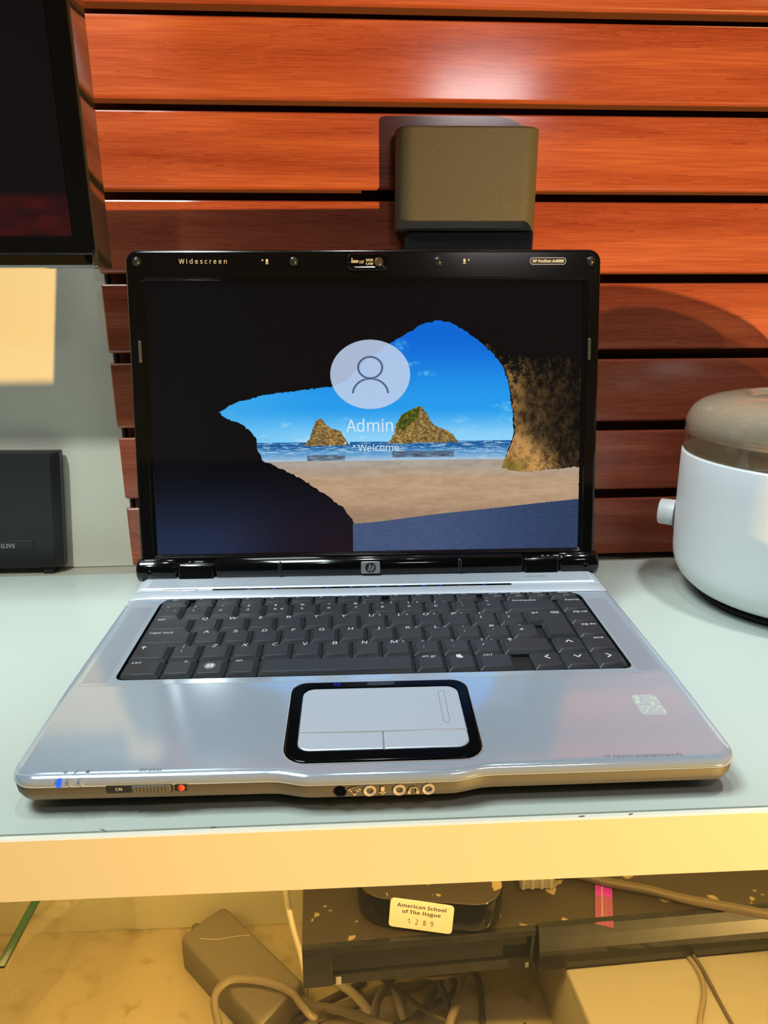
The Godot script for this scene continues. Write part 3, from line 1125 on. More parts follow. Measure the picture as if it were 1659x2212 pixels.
func lid(o: Node3D) -> void:
	var s := begin()
	var ro := [5.0, 5.0, 9.0, 9.0]
	var oc := Vector2(0, 106.2)
	var bottom := -17.0
	var h := 229.4 - bottom
	oc.y = (229.4 + bottom) / 2
	loft(s, [lift(rr(0, oc.y, 350, h - 7, [3, 3, 7, 7], 6), LID, -9.5), lift(rr(0, oc.y, 355.4, h - 1.6, ro, 6), LID, -8.4), lift(rr(0, oc.y, 357, h, ro, 6), LID, -5), lift(rr(0, oc.y, 357, h, ro, 6), LID, -2)], true, true, [1, 1, 1])
	done(s, "lid_shell", M.black_gloss, o)
	# glossy frame round the display
	s = begin()
	loft(s, [lift(rr(0, oc.y, 357, h, ro, 6), LID, -2), lift(rr(0, oc.y, 356.6, h - 0.4, ro, 6), LID, 0.8), lift(rr(0, oc.y, 355.0, h - 2, [4.4, 4.4, 8.4, 8.4], 6), LID, 1.9), lift(rr(0, oc.y, 352.0, h - 5, [3.5, 3.5, 7.5, 7.5], 6), LID, 2.3),
		lift(rr(0, 103.3, 337.6, 211.4, [2, 2, 3.5, 3.5], 6), LID, 2.2), lift(rr(0, 103.4, 336.4, 210.2, [1.6, 1.6, 3, 3], 6), LID, 1.2), lift(rr(0, 103.4, 334.6, 209.2, [1, 1, 2, 2], 6), LID, 1.2), lift(rr(0, 103.5, 331.8, 207.4, [0.5, 0.5, 0.5, 0.5], 6), LID, -0.2)], false, false, [1, 1, 1, 2, 3, 4, 5])
	done(s, "display_frame", M.black_bezel, o)
	display(o)
	# hinge barrel along the foot of the lid
	var axis := LID * Transform3D(Basis(Vector3.BACK, -PI / 2), Vector3(0, -12.0, -1.0))
	s = begin()
	lathe(s, [Vector2(7.5, -181), Vector2(9.3, -180), Vector2(9.5, -178), Vector2(9.5, -151.4), Vector2(8.8, -150.4), Vector2(7.6, -149.8), Vector2(7.6, -120.2), Vector2(8.8, -119.6), Vector2(9.5, -118.6), Vector2(9.5, 119.2), Vector2(8.8, 120.2), Vector2(7.6, 120.8), Vector2(7.6, 149.6), Vector2(8.8, 150.2), Vector2(9.5, 151.2), Vector2(9.5, 178), Vector2(9.3, 180), Vector2(7.5, 181)], axis, 40)
	done(s, "hinge_barrel", M.black_gloss, o)
	for side in [-1, 1]:
		s = begin()
		plate(s, LID, side * 135, -13, 27.6, 13, 2, -4, 8.2, 1.6)
		done(s, "hinge_cover", M.black_bezel, o)
		s = begin()
		plate(s, LID, side * 70.2, -10.7, 3.2, 9.5, 1.6, 6.5, 9.4, 0.9, 4)
		done(s, "rubber_pad", M.rubber, o)
		s = begin()
		lathe(s, [Vector2(2.2, 0), Vector2(2.2, 0.5), Vector2(1.6, 0.7), Vector2(1.2, 0.3)], LID * Transform3D(Basis(Vector3.RIGHT, PI / 2), Vector3(side * 170, -13, 8.2)), 16)
		done(s, "screw_cap", M.black_bezel, o)
		# spring bars at both sides of the display
		s = begin()
		plate(s, LID, side * 170.6, 155, 2.4, 16.4, 1.0, 2.0, 3.6, 0.7)
		done(s, "latch_bar", mat(lin(0.10, 0.095, 0.09), 0.2, 0.5), o)
		for x in [54.2, 170.2]:
			s = begin()
			lathe(s, [Vector2(3.5, 0), Vector2(3.2, 1.1), Vector2(2.3, 2.0), Vector2(1.2, 2.5), Vector2(0.1, 2.6)], LID * Transform3D(Basis(Vector3.RIGHT, PI / 2), Vector3(side * x, 220.6, 2.2)), 20)
			done(s, "rubber_bumper", M.rubber, o)
		s = begin()
		var t := at2(LID, side * 74, 220.6, 2.3)
		box(s, -0.8, 0.8, -1.0, 1.6, 0, 0.06, 0, t)
		box(s, -1.1, 1.1, -2.0, -1.5, 0, 0.06, 0, t)
		box(s, side * 3.3 - 0.5, side * 3.3 + 0.5, 0.2, 1.4, 0, 0.06, 0, t)
		done(s, "microphone_symbol", M.print_gold, o)
	# maker's badge: grey plate, dark disc, letters
	s = begin()
	plate(s, LID, 0.1, -11.6, 14.8, 9.4, 1.2, 7.5, 8.9, 0.25)
	var b := done(s, "maker_badge", M.badge, o)
	s = begin()
	lathe(s, [Vector2(4.1, 0), Vector2(4.1, 0.12)], LID * Transform3D(Basis(Vector3.RIGHT, PI / 2), Vector3(0.1, -11.6, 8.86)), 28)
	done(s, "badge_disc", M.black_matte, b)
	s = begin()
	var tb := at2(LID, 0.1, -11.7, 9.0)
	strip(s, Vector2(-1.9, -2.3), Vector2(-0.3, 3.7), 0.75, tb, 0, 0.08)
	strip(s, Vector2(-0.9, 0.9), Vector2(0.1, 1.5), 0.6, tb, 0, 0.08)
	strip(s, Vector2(0.1, 1.4), Vector2(-0.8, -2.3), 0.75, tb, 0, 0.08)
	strip(s, Vector2(1.6, 1.5), Vector2(0.1, -4.0), 0.75, tb, 0, 0.08)
	strip(s, Vector2(1.5, 1.4), Vector2(2.6, 1.3), 0.6, tb, 0, 0.08)
	strip(s, Vector2(2.7, 1.5), Vector2(1.9, -1.6), 0.75, tb, 0, 0.08)
	strip(s, Vector2(2.1, -1.8), Vector2(0.9, -1.9), 0.6, tb, 0, 0.08)
	done(s, "badge_letters", M.badge, b)
	# upper bar print
	s = begin()
	text(s, "W i d e s c r e e n", 3.3, at2(LID, -121.2, 220.6, 2.32), 0.0, sans, 1.02)
	done(s, "frame_print", M.print_gold, o, false)
	s = begin()
	plate(s, LID, 137.6, 220.4, 27.6, 5.2, 2.2, 2.2, 2.7, 0.3, 4)
	var mb := done(s, "model_badge", M.black_matte, o)
	s = begin()
	frame2(s, LID, 137.6, 220.4, 27.6, 5.2, 2.2, 0.35, 2.4, 2.8, 4)
	done(s, "badge_rim", M.badge, mb)
	s = begin()
	text(s, "HP Pavilion dv6000", 2.2, at2(LID, 137.6, 220.4, 2.76), 0.0, sans_bold, 0.86)
	done(s, "badge_print", mat(lin(0.75, 0.68, 0.55), 0.4), mb, false)
	# webcam in its raised oval
	s = begin()
	loft(s, [lift(rr(0.8, 220.0, 32.6, 13.0, 6.2, 6), LID, 2.0), lift(rr(0.8, 220.0, 31.8, 12.2, 5.9, 6), LID, 3.4), lift(rr(0.8, 220.0, 30.4, 10.8, 5.2, 6), LID, 3.9), lift(rr(0.8, 219.6, 26.0, 7.4, 3.6, 6), LID, 3.3), lift(rr(0.8, 219.6, 24.6, 6.0, 3.0, 6), LID, 2.9)], false, true, [1, 1, 2, 3])
	var cam := done(s, "webcam_housing", M.black_gloss, o)
	s = begin()
	lathe(s, [Vector2(3.3, 0), Vector2(3.3, 0.9), Vector2(2.6, 1.2), Vector2(1.9, 0.6), Vector2(0.9, 0.5), Vector2(0.1, 0.75)], LID * Transform3D(Basis(Vector3.RIGHT, PI / 2), Vector3(9.2, 219.8, 2.9)), 24, [3])
	done(s, "webcam_lens", mat(lin(0.09, 0.07, 0.05), 0.15, 0.4), cam)
	s = begin()
	plate(s, LID, -8.6, 220.2, 5.6, 2.0, 0.6, 2.9, 3.05, 0.05)
	done(s, "camera_mark", mat(lin(0.4, 0.33, 0.22), 0.4), cam)
	s = begin()
	text(s, "HP", 2.4, at2(LID, -3.4, 219.7, 2.96), 0.0, sans, 0.85)
	text(s, "WEB", 1.7, at2(LID, 2.4, 221.2, 2.96), 0.0, sans_bold, 1.1)
	text(s, "CAM", 1.7, at2(LID, 2.4, 218.6, 2.96), 0.0, sans_bold, 1.1)
	done(s, "webcam_print", M.print_gold, cam, false)


func display(o: Node3D) -> void:
	var m := mat(lin(0.004, 0.004, 0.005), 0.07)
	m.emission_enabled = true
	m.emission = Color.WHITE
	m.emission_operator = BaseMaterial3D.EMISSION_OP_MULTIPLY
	m.emission_texture = ImageTexture.create_from_image(screen_picture())
	m.emission_energy_multiplier = 1.0
	var s := begin()
	s.set_smooth_group(GROUP_FLAT)
	var c := [LID * Vector3(-165.8, 0, 0), LID * Vector3(165.8, 0, 0), LID * Vector3(165.8, 207.2, 0), LID * Vector3(-165.8, 207.2, 0)]
	var uv := [Vector2(0, 1), Vector2(1, 1), Vector2(1, 0), Vector2(0, 0)]
	for i in [0, 2, 1, 0, 3, 2]:
		s.set_uv(uv[i])
		s.add_vertex(c[i])
	var scr := done(s, "display_screen", m, o)
	s = begin()
	var white := glow(Color(0.88, 0.95, 1.0), 0.85)
	text(s, "Admin", 9.2, at2(LID, 1.6, 98.2, 0.06), 0.0, sans, 0.98, HORIZONTAL_ALIGNMENT_CENTER, 0.1)
	text(s, "Welcome", 5.0, at2(LID, 7.8, 81.2, 0.06), 0.0, sans, 1.1, HORIZONTAL_ALIGNMENT_CENTER, 0.1)
	done(s, "screen_text", white, scr, false)
	s = begin()
	for q in [Vector2(-18.0, 85.0), Vector2(-15.2, 85.2), Vector2(-11.3, 82.6)]:
		lathe(s, [Vector2(0.75, 0), Vector2(0.75, 0.1)], LID * Transform3D(Basis(Vector3.RIGHT, PI / 2), Vector3(q.x, q.y, 0.05)), 10)
	done(s, "screen_spinner", white, scr)
	var l := AreaLight3D.new()
	l.name = "screen_light"
	l.transform = Transform3D(LID.basis * Basis(Vector3.UP, PI), (LID * Vector3(30, 95, 3.0)) * MM)
	l.area_size = Vector2(0.22, 0.11)
	l.area_normalize_energy = true
	l.light_color = Color(0.55, 0.78, 1.0)
	l.light_energy = 0.0015
	l.area_range = 4.0
	l.shadow_enabled = true
	o.add_child(l)


# ------------------------------------------------------------------ the picture on the display
var pic: Image
var pw := 1000
var ph := 625


func sp(list: Array) -> PackedVector2Array:     # picture fractions to texels
	var out := PackedVector2Array()
	for p in list:
		out.append(Vector2(p[0] * pw, p[1] * ph))
	return out


func rough_edge(poly: PackedVector2Array, amount: float, seed_value: int) -> PackedVector2Array:
	var rng := RandomNumberGenerator.new()
	rng.seed = seed_value
	var out := PackedVector2Array()
	for i in poly.size():
		var a := poly[i]
		var b := poly[(i + 1) % poly.size()]
		var n := maxi(1, int(a.distance_to(b) / 5.0))
		for k in n:
			out.append(a.lerp(b, float(k) / n) + (Vector2(rng.randf() - 0.5, rng.randf() - 0.5) * amount if k else Vector2.ZERO))
	return out


func fill(poly: PackedVector2Array, shade: Callable) -> void:
	var n := poly.size()
	var lo := poly[0].y
	var hi := poly[0].y
	for p in poly:
		lo = minf(lo, p.y)
		hi = maxf(hi, p.y)
	for y in range(maxi(0, int(lo)), mini(ph - 1, int(hi)) + 1):
		var yy := y + 0.5
		var xs: Array[float] = []
		for i in n:
			var a := poly[i]
			var b := poly[(i + 1) % n]
			if (a.y <= yy) != (b.y <= yy):
				xs.append(a.x + (yy - a.y) / (b.y - a.y) * (b.x - a.x))
		xs.sort()
		for k in range(0, xs.size() - 1, 2):
			for x in range(maxi(0, roundi(xs[k])), mini(pw, roundi(xs[k + 1]))):
				pic.set_pixel(x, y, shade.call(x, y, pic.get_pixel(x, y)))


func screen_picture() -> Image:
	pic = Image.create(pw, ph, false, Image.FORMAT_RGB8)
	var n := FastNoiseLite.new()
	n.seed = 4
	n.frequency = 0.012
	n.fractal_octaves = 4
	var f := FastNoiseLite.new()
	f.seed = 8
	f.frequency = 0.09
	f.fractal_octaves = 3
	# cave: black above, deep blue-brown below
	for y in ph:
		for x in pw:
			var v := float(y) / ph
			var u := float(x) / pw
			var k := smoothstep(0.62, 1.0, v)
			var c := Color(0.012, 0.012, 0.022).lerp(Color(0.135, 0.175, 0.28), k * (1.0 - 0.55 * smoothstep(0.15, 0.45, u)))
			c = c.lerp(Color(0.13, 0.075, 0.11), smoothstep(0.1, 0.4, u) * k * 0.8)
			var g := 0.010 * f.get_noise_2d(x, y)
			pic.set_pixel(x, y, Color(c.r + g, c.g + g, c.b + g * 1.4))
	# opening onto the sky, the sea and the beach
	var mouth := rough_edge(sp([[0.155, 0.470], [0.175, 0.452], [0.205, 0.430], [0.232, 0.421], [0.262, 0.410], [0.30, 0.402], [0.35, 0.392], [0.41, 0.382], [0.45, 0.36], [0.50, 0.28], [0.545, 0.232], [0.565, 0.212], [0.600, 0.183], [0.625, 0.158], [0.660, 0.143], [0.690, 0.150], [0.725, 0.182], [0.76, 0.218], [0.79, 0.262], [0.812, 0.305], [0.826, 0.36], [0.834, 0.43], [0.840, 0.50], [0.842, 0.555], [0.834, 0.60], [0.825, 0.64], [0.815, 0.69], [0.90, 0.70], [1.0, 0.685], [1.0, 1.0], [0.463, 1.0], [0.465, 0.955], [0.470, 0.915], [0.455, 0.87], [0.44, 0.835], [0.405, 0.79], [0.37, 0.755], [0.345, 0.725], [0.30, 0.685], [0.255, 0.655], [0.243, 0.62], [0.240, 0.575], [0.225, 0.54], [0.205, 0.515], [0.17, 0.492]]), 4.0, 5)
	fill(mouth, func(x, y, _c):
		var v := float(y) / ph
		var u := float(x) / pw
		if v < 0.585:
			var t := clampf((v - 0.14) / 0.44, 0.0, 1.0)
			var c := Color(0.0, 0.40, 0.83).lerp(Color(0.13, 0.60, 0.92), smoothstep(0.1, 0.7, t)).lerp(Color(0.55, 0.82, 0.97), smoothstep(0.70, 1.0, t))
			c = c.lerp(Color(0.30, 0.70, 0.93), 0.5 * (1.0 - smoothstep(0.15, 0.45, u)))
			var cl := n.get_noise_2d(x * 0.9, y * 2.2)
			var w := smoothstep(0.28, 0.6, cl) * smoothstep(0.45, 0.56, v) * 0.4
			return c.lerp(Color(0.80, 0.90, 0.97), w)
		if v < 0.655:
			var t := (v - 0.585) / 0.07
			var c := Color(0.10, 0.36, 0.60).lerp(Color(0.36, 0.60, 0.80), smoothstep(0.2, 0.6, t)).lerp(Color(0.62, 0.74, 0.84), smoothstep(0.6, 1.0, t))
			if f.get_noise_2d(x * 0.25, y * 3.0) > 0.18:
				c = c.lerp(Color(0.85, 0.92, 0.96), 0.6 if t < 0.6 else 0.25)
			return c
		var t2 := clampf((v - 0.655) / 0.25, 0.0, 1.0)
		var s := Color(0.66, 0.62, 0.58).lerp(Color(0.72, 0.60, 0.48), smoothstep(0.0, 0.35, t2)).lerp(Color(0.60, 0.49, 0.40), smoothstep(0.5, 1.0, t2))
		var g := 0.05 * n.get_noise_2d(x * 0.6, y * 3.0) + 0.03 * f.get_noise_2d(x * 0.3, y)
		return Color(s.r + g, s.g + g, s.b + g))
	# cloud wisps by the arch
	for q in [[0.578, 0.235, 0.022, 0.03], [0.60, 0.30, 0.03, 0.012], [0.635, 0.335, 0.03, 0.014], [0.80, 0.455, 0.02, 0.008], [0.825, 0.46, 0.02, 0.03], [0.72, 0.55, 0.03, 0.012], [0.79, 0.563, 0.025, 0.012]]:
		blot(q[0], q[1], q[2], q[3], Color(0.62, 0.84, 0.97), 0.45, f)
	# sea rocks and their reflections
	var rock := func(x, y, _c):
		var g := f.get_noise_2d(x, y * 1.4)
		var side := n.get_noise_2d(x * 3.0, y * 1.5)
		return Color(0.52 + 0.28 * g + 0.12 * side, 0.42 + 0.25 * g + 0.08 * side, 0.24 + 0.2 * g)
	fill(rough_edge(sp([[0.345, 0.598], [0.362, 0.575], [0.372, 0.53], [0.378, 0.505], [0.390, 0.497], [0.398, 0.515], [0.412, 0.535], [0.425, 0.54], [0.437, 0.548], [0.447, 0.575], [0.449, 0.598]]), 3.0, 6), rock)
	fill(rough_edge(sp([[0.543, 0.593], [0.560, 0.56], [0.565, 0.52], [0.578, 0.487], [0.60, 0.468], [0.622, 0.455], [0.636, 0.48], [0.645, 0.51], [0.662, 0.532], [0.684, 0.545], [0.70, 0.565], [0.712, 0.59]]), 3.0, 7), rock)
	fill(rough_edge(sp([[0.566, 0.53], [0.578, 0.487], [0.60, 0.468], [0.622, 0.457], [0.617, 0.50], [0.60, 0.52], [0.582, 0.545]]), 2.0, 8), func(x, y, _c):
		var g := f.get_noise_2d(x, y)
		return Color(0.30 + 0.2 * g, 0.33 + 0.2 * g, 0.09 + 0.1 * g))
	for q in [[0.356, 0.634, 0.445, 0.655], [0.555, 0.622, 0.70, 0.645]]:
		fill(sp([[q[0], q[1]], [q[2], q[1]], [q[2], q[3]], [q[0], q[3]]]), func(x, y, c):
			return c.lerp(Color(0.25, 0.22, 0.24), 0.55 + 0.5 * f.get_noise_2d(x * 0.4, y * 2.0)))
	# cave shadow on the sand
	fill(sp([[0.46, 0.895], [0.52, 0.888], [0.66, 0.862], [0.80, 0.842], [0.90, 0.826], [1.0, 0.812], [1.0, 1.0], [0.46, 1.0]]), func(x, y, _c):
		var g := 0.03 * f.get_noise_2d(x * 0.5, y * 2.0)
		var u := float(x) / pw
		var c := Color(0.27, 0.33, 0.47).lerp(Color(0.19, 0.25, 0.38), smoothstep(0.6, 1.0, u))
		return Color(c.r + g, c.g + g, c.b + g))
	# pillar of rock on the right, lit towards the sea
	fill(rough_edge(sp([[0.735, 0.188], [0.77, 0.215], [0.80, 0.245], [0.835, 0.262], [0.88, 0.285], [0.95, 0.275], [1.0, 0.28], [1.0, 0.69], [0.93, 0.698], [0.88, 0.705], [0.83, 0.70], [0.815, 0.685], [0.826, 0.64], [0.836, 0.60], [0.845, 0.555], [0.842, 0.50], [0.836, 0.43], [0.828, 0.36], [0.814, 0.305], [0.792, 0.262], [0.765, 0.225]]), 5.0, 9), func(x, y, _c):
		var u := float(x) / pw
		var v := float(y) / ph
		var lit := (1.0 - smoothstep(0.86, 1.0, u)) * smoothstep(0.22, 0.42, v) + 0.35 * smoothstep(0.5, 0.66, v)
		var g := 0.5 * f.get_noise_2d(x * 0.7, y * 0.5) + 0.45 * f.get_noise_2d(x * 2.0, y * 2.0) + 0.5 * n.get_noise_2d(x * 2.0, y * 1.2)
		var k := clampf(0.22 + lit * 0.8 + g, 0.05, 1.35)
		var dark := smoothstep(0.24, 0.36, v + 0.16 * g - 0.30 * maxf(u - 0.86, 0.0))
		k *= dark * (0.45 + 0.55 * (1.0 - smoothstep(0.0, 0.09, u - 0.80 - 0.10 * smoothstep(0.5, 0.7, v)))) + 0.02
		var c := Color(0.56, 0.42, 0.24) * k
		return c.lerp(Color(0.38, 0.36, 0.10), 0.6 * smoothstep(0.62, 0.69, v) * (1.0 - smoothstep(0.83, 0.9, u))))
	# round user picture: pale disc with an outline figure
	var cx := 0.506 * pw
	var cy := 0.338 * ph
	var rx := 0.0925 * pw
	var ry := 0.1265 * ph
	for y in range(int(cy - ry) - 2, int(cy + ry) + 3):
		for x in range(int(cx - rx) - 2, int(cx + rx) + 3):
			var d := Vector2((x + 0.5 - cx) / rx, (y + 0.5 - cy) / ry)
			var cover := clampf((1.0 - d.length()) * rx + 0.5, 0.0, 1.0)
			if cover <= 0.0:
				continue
			var c := pic.get_pixel(x, y)
			var base := Color(0.74, 0.80, 0.91).lerp(c, 0.10)
			# head ring and shoulders arc
			var hd := Vector2(d.x, (d.y + 0.20) * 0.98)
			var line := clampf(1.4 - absf(hd.length() - 0.30) * 42.0, 0.0, 1.0)
			if d.y > 0.12 and d.y < 0.54:
				var sd := Vector2(d.x, d.y - 0.56)
				line = maxf(line, clampf(1.4 - absf(sd.length() - 0.44) * 42.0, 0.0, 1.0))
			base = base.lerp(Color(0.26, 0.31, 0.42), line)
			pic.set_pixel(x, y, c.lerp(base, cover))
	return pic


func blot(u: float, v: float, ru: float, rv: float, c: Color, amount: float, f: FastNoiseLite) -> void:
	for y in range(int((v - rv) * ph), int((v + rv) * ph)):
		for x in range(int((u - ru) * pw), int((u + ru) * pw)):
			if x < 0 or y < 0 or x >= pw or y >= ph:
				continue
			var d := Vector2((float(x) / pw - u) / ru, (float(y) / ph - v) / rv).length()
			var now := pic.get_pixel(x, y)
			if now.b < 0.5:
				continue
			var k := clampf((1.0 - d) * (0.9 + 1.8 * f.get_noise_2d(x * 0.7, y)), 0.0, 1.0) * amount
			pic.set_pixel(x, y, now.lerp(c, k))


# ------------------------------------------------------------------ things round the laptop
func soft_block(s: SurfaceTool, t: Transform3D, cx: float, cy: float, w: float, h: float, corner: float, z0: float, z1: float, edge: float) -> void:   # block with a generously rounded front edge
	var rings := [lift(rr(cx, cy, w, h, corner, 6), t, z0)]
	for i in 7:
		var a := PI / 2 * i / 6
		var inset := edge * (1.0 - cos(a))
		rings.append(lift(rr(cx, cy, w - 2 * inset, h - 2 * inset, maxf(corner - inset, 0.5), 6), t, z1 - edge + edge * sin(a)))
	loft(s, rings, true, true, [1, 1, 1, 1, 1, 1, 1])


func wall_box() -> void:
	var o := thing("wall_device", "dark olive-grey rounded box fixed to the slats above the laptop", "device", Vector3.ZERO)
	var s := begin()
	var foot := Transform3D(Basis(Vector3.RIGHT, Vector3(0, 0, -1), Vector3.UP), Vector3.ZERO)
	var rings := []
	for q in [[1.6, 294.6], [0.5, 295.0], [0.0, 296.4], [0.0, 370.4], [0.4, 371.5], [1.4, 372.0]]:
		rings.append(lift(rr(84.2, 340.0, 116.6 - 2 * q[0], 27.0 - 2 * q[0], [14.0 - q[0], 14.0 - q[0], 0.5, 0.5], 8), foot, q[1]))
	loft(s, rings, true, true, [1, 1, 2, 3, 3])
	done(s, "body", M.wall_box, o)
	s = begin()
	box(s, 33.5, 141.0, 250, 296, -352.5, -331, 2)
	done(s, "lower_housing", M.black_matte, o)


func television() -> void:
	var o := thing("television", "black flat television at the upper left with a glossy side edge", "television")
	var s := begin()
	# front frame round the screen, with a stepped recess
	var c := Vector2(-450, 425)
	var w := 520.0
	var h := 309.0
	loft(s, [lift(rr(c.x, c.y, w, h, 3, 4), Transform3D.IDENTITY, -249), lift(rr(c.x, c.y, w, h, 3, 4), Transform3D.IDENTITY, -241.2), lift(rr(c.x, c.y, w - 2, h - 2, 2.5, 4), Transform3D.IDENTITY, -240), lift(rr(c.x, c.y + 0.5, w - 28, h - 22, 1, 4), Transform3D.IDENTITY, -240.4), lift(rr(c.x, c.y + 0.5, w - 29, h - 23, 1, 4), Transform3D.IDENTITY, -241.6)], true, true, [1, 1, 2, 3])
	done(s, "frame", M.black_gloss, o)
	s = begin()
	s.set_smooth_group(GROUP_FLAT)
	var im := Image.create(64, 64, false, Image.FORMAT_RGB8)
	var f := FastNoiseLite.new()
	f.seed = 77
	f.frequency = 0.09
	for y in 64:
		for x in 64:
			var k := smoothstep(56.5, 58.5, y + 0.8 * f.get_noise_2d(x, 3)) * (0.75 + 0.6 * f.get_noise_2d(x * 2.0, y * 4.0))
			im.set_pixel(x, y, Color(0.035, 0.012, 0.03).lerp(Color(0.34, 0.045, 0.06), clampf(k, 0.0, 1.0)))  # red glow painted low on the screen, standing in for a reflection
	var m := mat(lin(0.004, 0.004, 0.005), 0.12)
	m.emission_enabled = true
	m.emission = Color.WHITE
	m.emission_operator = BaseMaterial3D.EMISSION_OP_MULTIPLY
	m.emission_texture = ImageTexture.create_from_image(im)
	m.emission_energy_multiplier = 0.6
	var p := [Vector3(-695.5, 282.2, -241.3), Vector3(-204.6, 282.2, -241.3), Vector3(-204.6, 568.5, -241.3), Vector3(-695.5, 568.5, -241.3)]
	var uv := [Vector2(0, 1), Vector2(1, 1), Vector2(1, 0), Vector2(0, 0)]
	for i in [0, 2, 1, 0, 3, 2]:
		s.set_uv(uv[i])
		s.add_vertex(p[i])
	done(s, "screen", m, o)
	s = begin()
	box(s, -709, -191.0, 274, 578, -256, -249, 1)
	done(s, "rear_recess", M.black_matte, o)
	s = begin()
	box(s, -710.5, -189.4, 262.6, 582, -270, -251.5, 1.6)
	done(s, "rear_shell", coat(mat(lin(0.02, 0.018, 0.016), 0.12, 0.25, 1.0), 1.0, 0.06), o)
	s = begin()
	box(s, -193, -188.6, 262.4, 582.2, -270.3, -241.4, 0.8)
	done(s, "side_trim", coat(mat(lin(0.05, 0.045, 0.04), 0.10, 0.35, 1.0), 1.0, 0.05), o)
	s = begin()
	box(s, -520, -380, 330, 500, -358, -269.5, 3)
	done(s, "wall_mount", M.black_matte, o)


func speaker() -> void:
	var o := thing("speaker", "black loudspeaker with a small name plate at the lower left", "speaker")
	var s := begin()
	var poly := PackedVector2Array([Vector2(-420, -3), Vector2(-292.0, -3), Vector2(-290.6, -1.5), Vector2(-281.0, 108), Vector2(-282, 109.2), Vector2(-420, 110.2)])
	var front := PackedVector2Array([Vector2(-420, -1.5), Vector2(-298.5, -1.5), Vector2(-297.6, -0.4), Vector2(-287.6, 107), Vector2(-288.4, 108), Vector2(-420, 109)])
	loft(s, [lift(poly, Transform3D.IDENTITY, -358.5), lift(poly, Transform3D.IDENTITY, -351.5), lift(front, Transform3D.IDENTITY, -345.6)], true, false, [GROUP_FLAT, GROUP_FLAT])
	poly_flat(s, front, Transform3D.IDENTITY, -345.6)
	done(s, "cabinet", coat(mat(lin(0.010, 0.011, 0.012), 0.5), 0.3, 0.3), o)
	for x in [-410, -310]:
		s = begin()
		box(s, x, x + 10, -9, -2.5, -358, -348, 0.5)
		done(s, "foot", M.black_matte, o)
	s = begin()
	box(s, -352, -314.0, 16.6, 25.8, -346, -345.0, 0.3)
	var pl := done(s, "name_plate", mat(lin(0.022, 0.022, 0.023), 0.4), o)
	s = begin()
	text(s, "iLIVE", 4.0, Transform3D(Basis.IDENTITY, Vector3(-337.5, 20.8, -344.95)), 0.15, sans_bold, 1.0)
	for i in 9:
		for side in [0.0, PI]:
			var a: float = -0.5 + 2.2 * i / 9.0 + side
			var b: float = -0.5 + 2.2 * (i + 1) / 9.0 + side
			strip(s, Vector2(-337.5 + cos(a) * 8.6, 20.8 + sin(a) * 3.8), Vector2(-337.5 + cos(b) * 8.6, 20.8 + sin(b) * 3.8), 0.55, Transform3D.IDENTITY, -345.0, -344.9)
	done(s, "plate_logo", M.badge, pl, false)


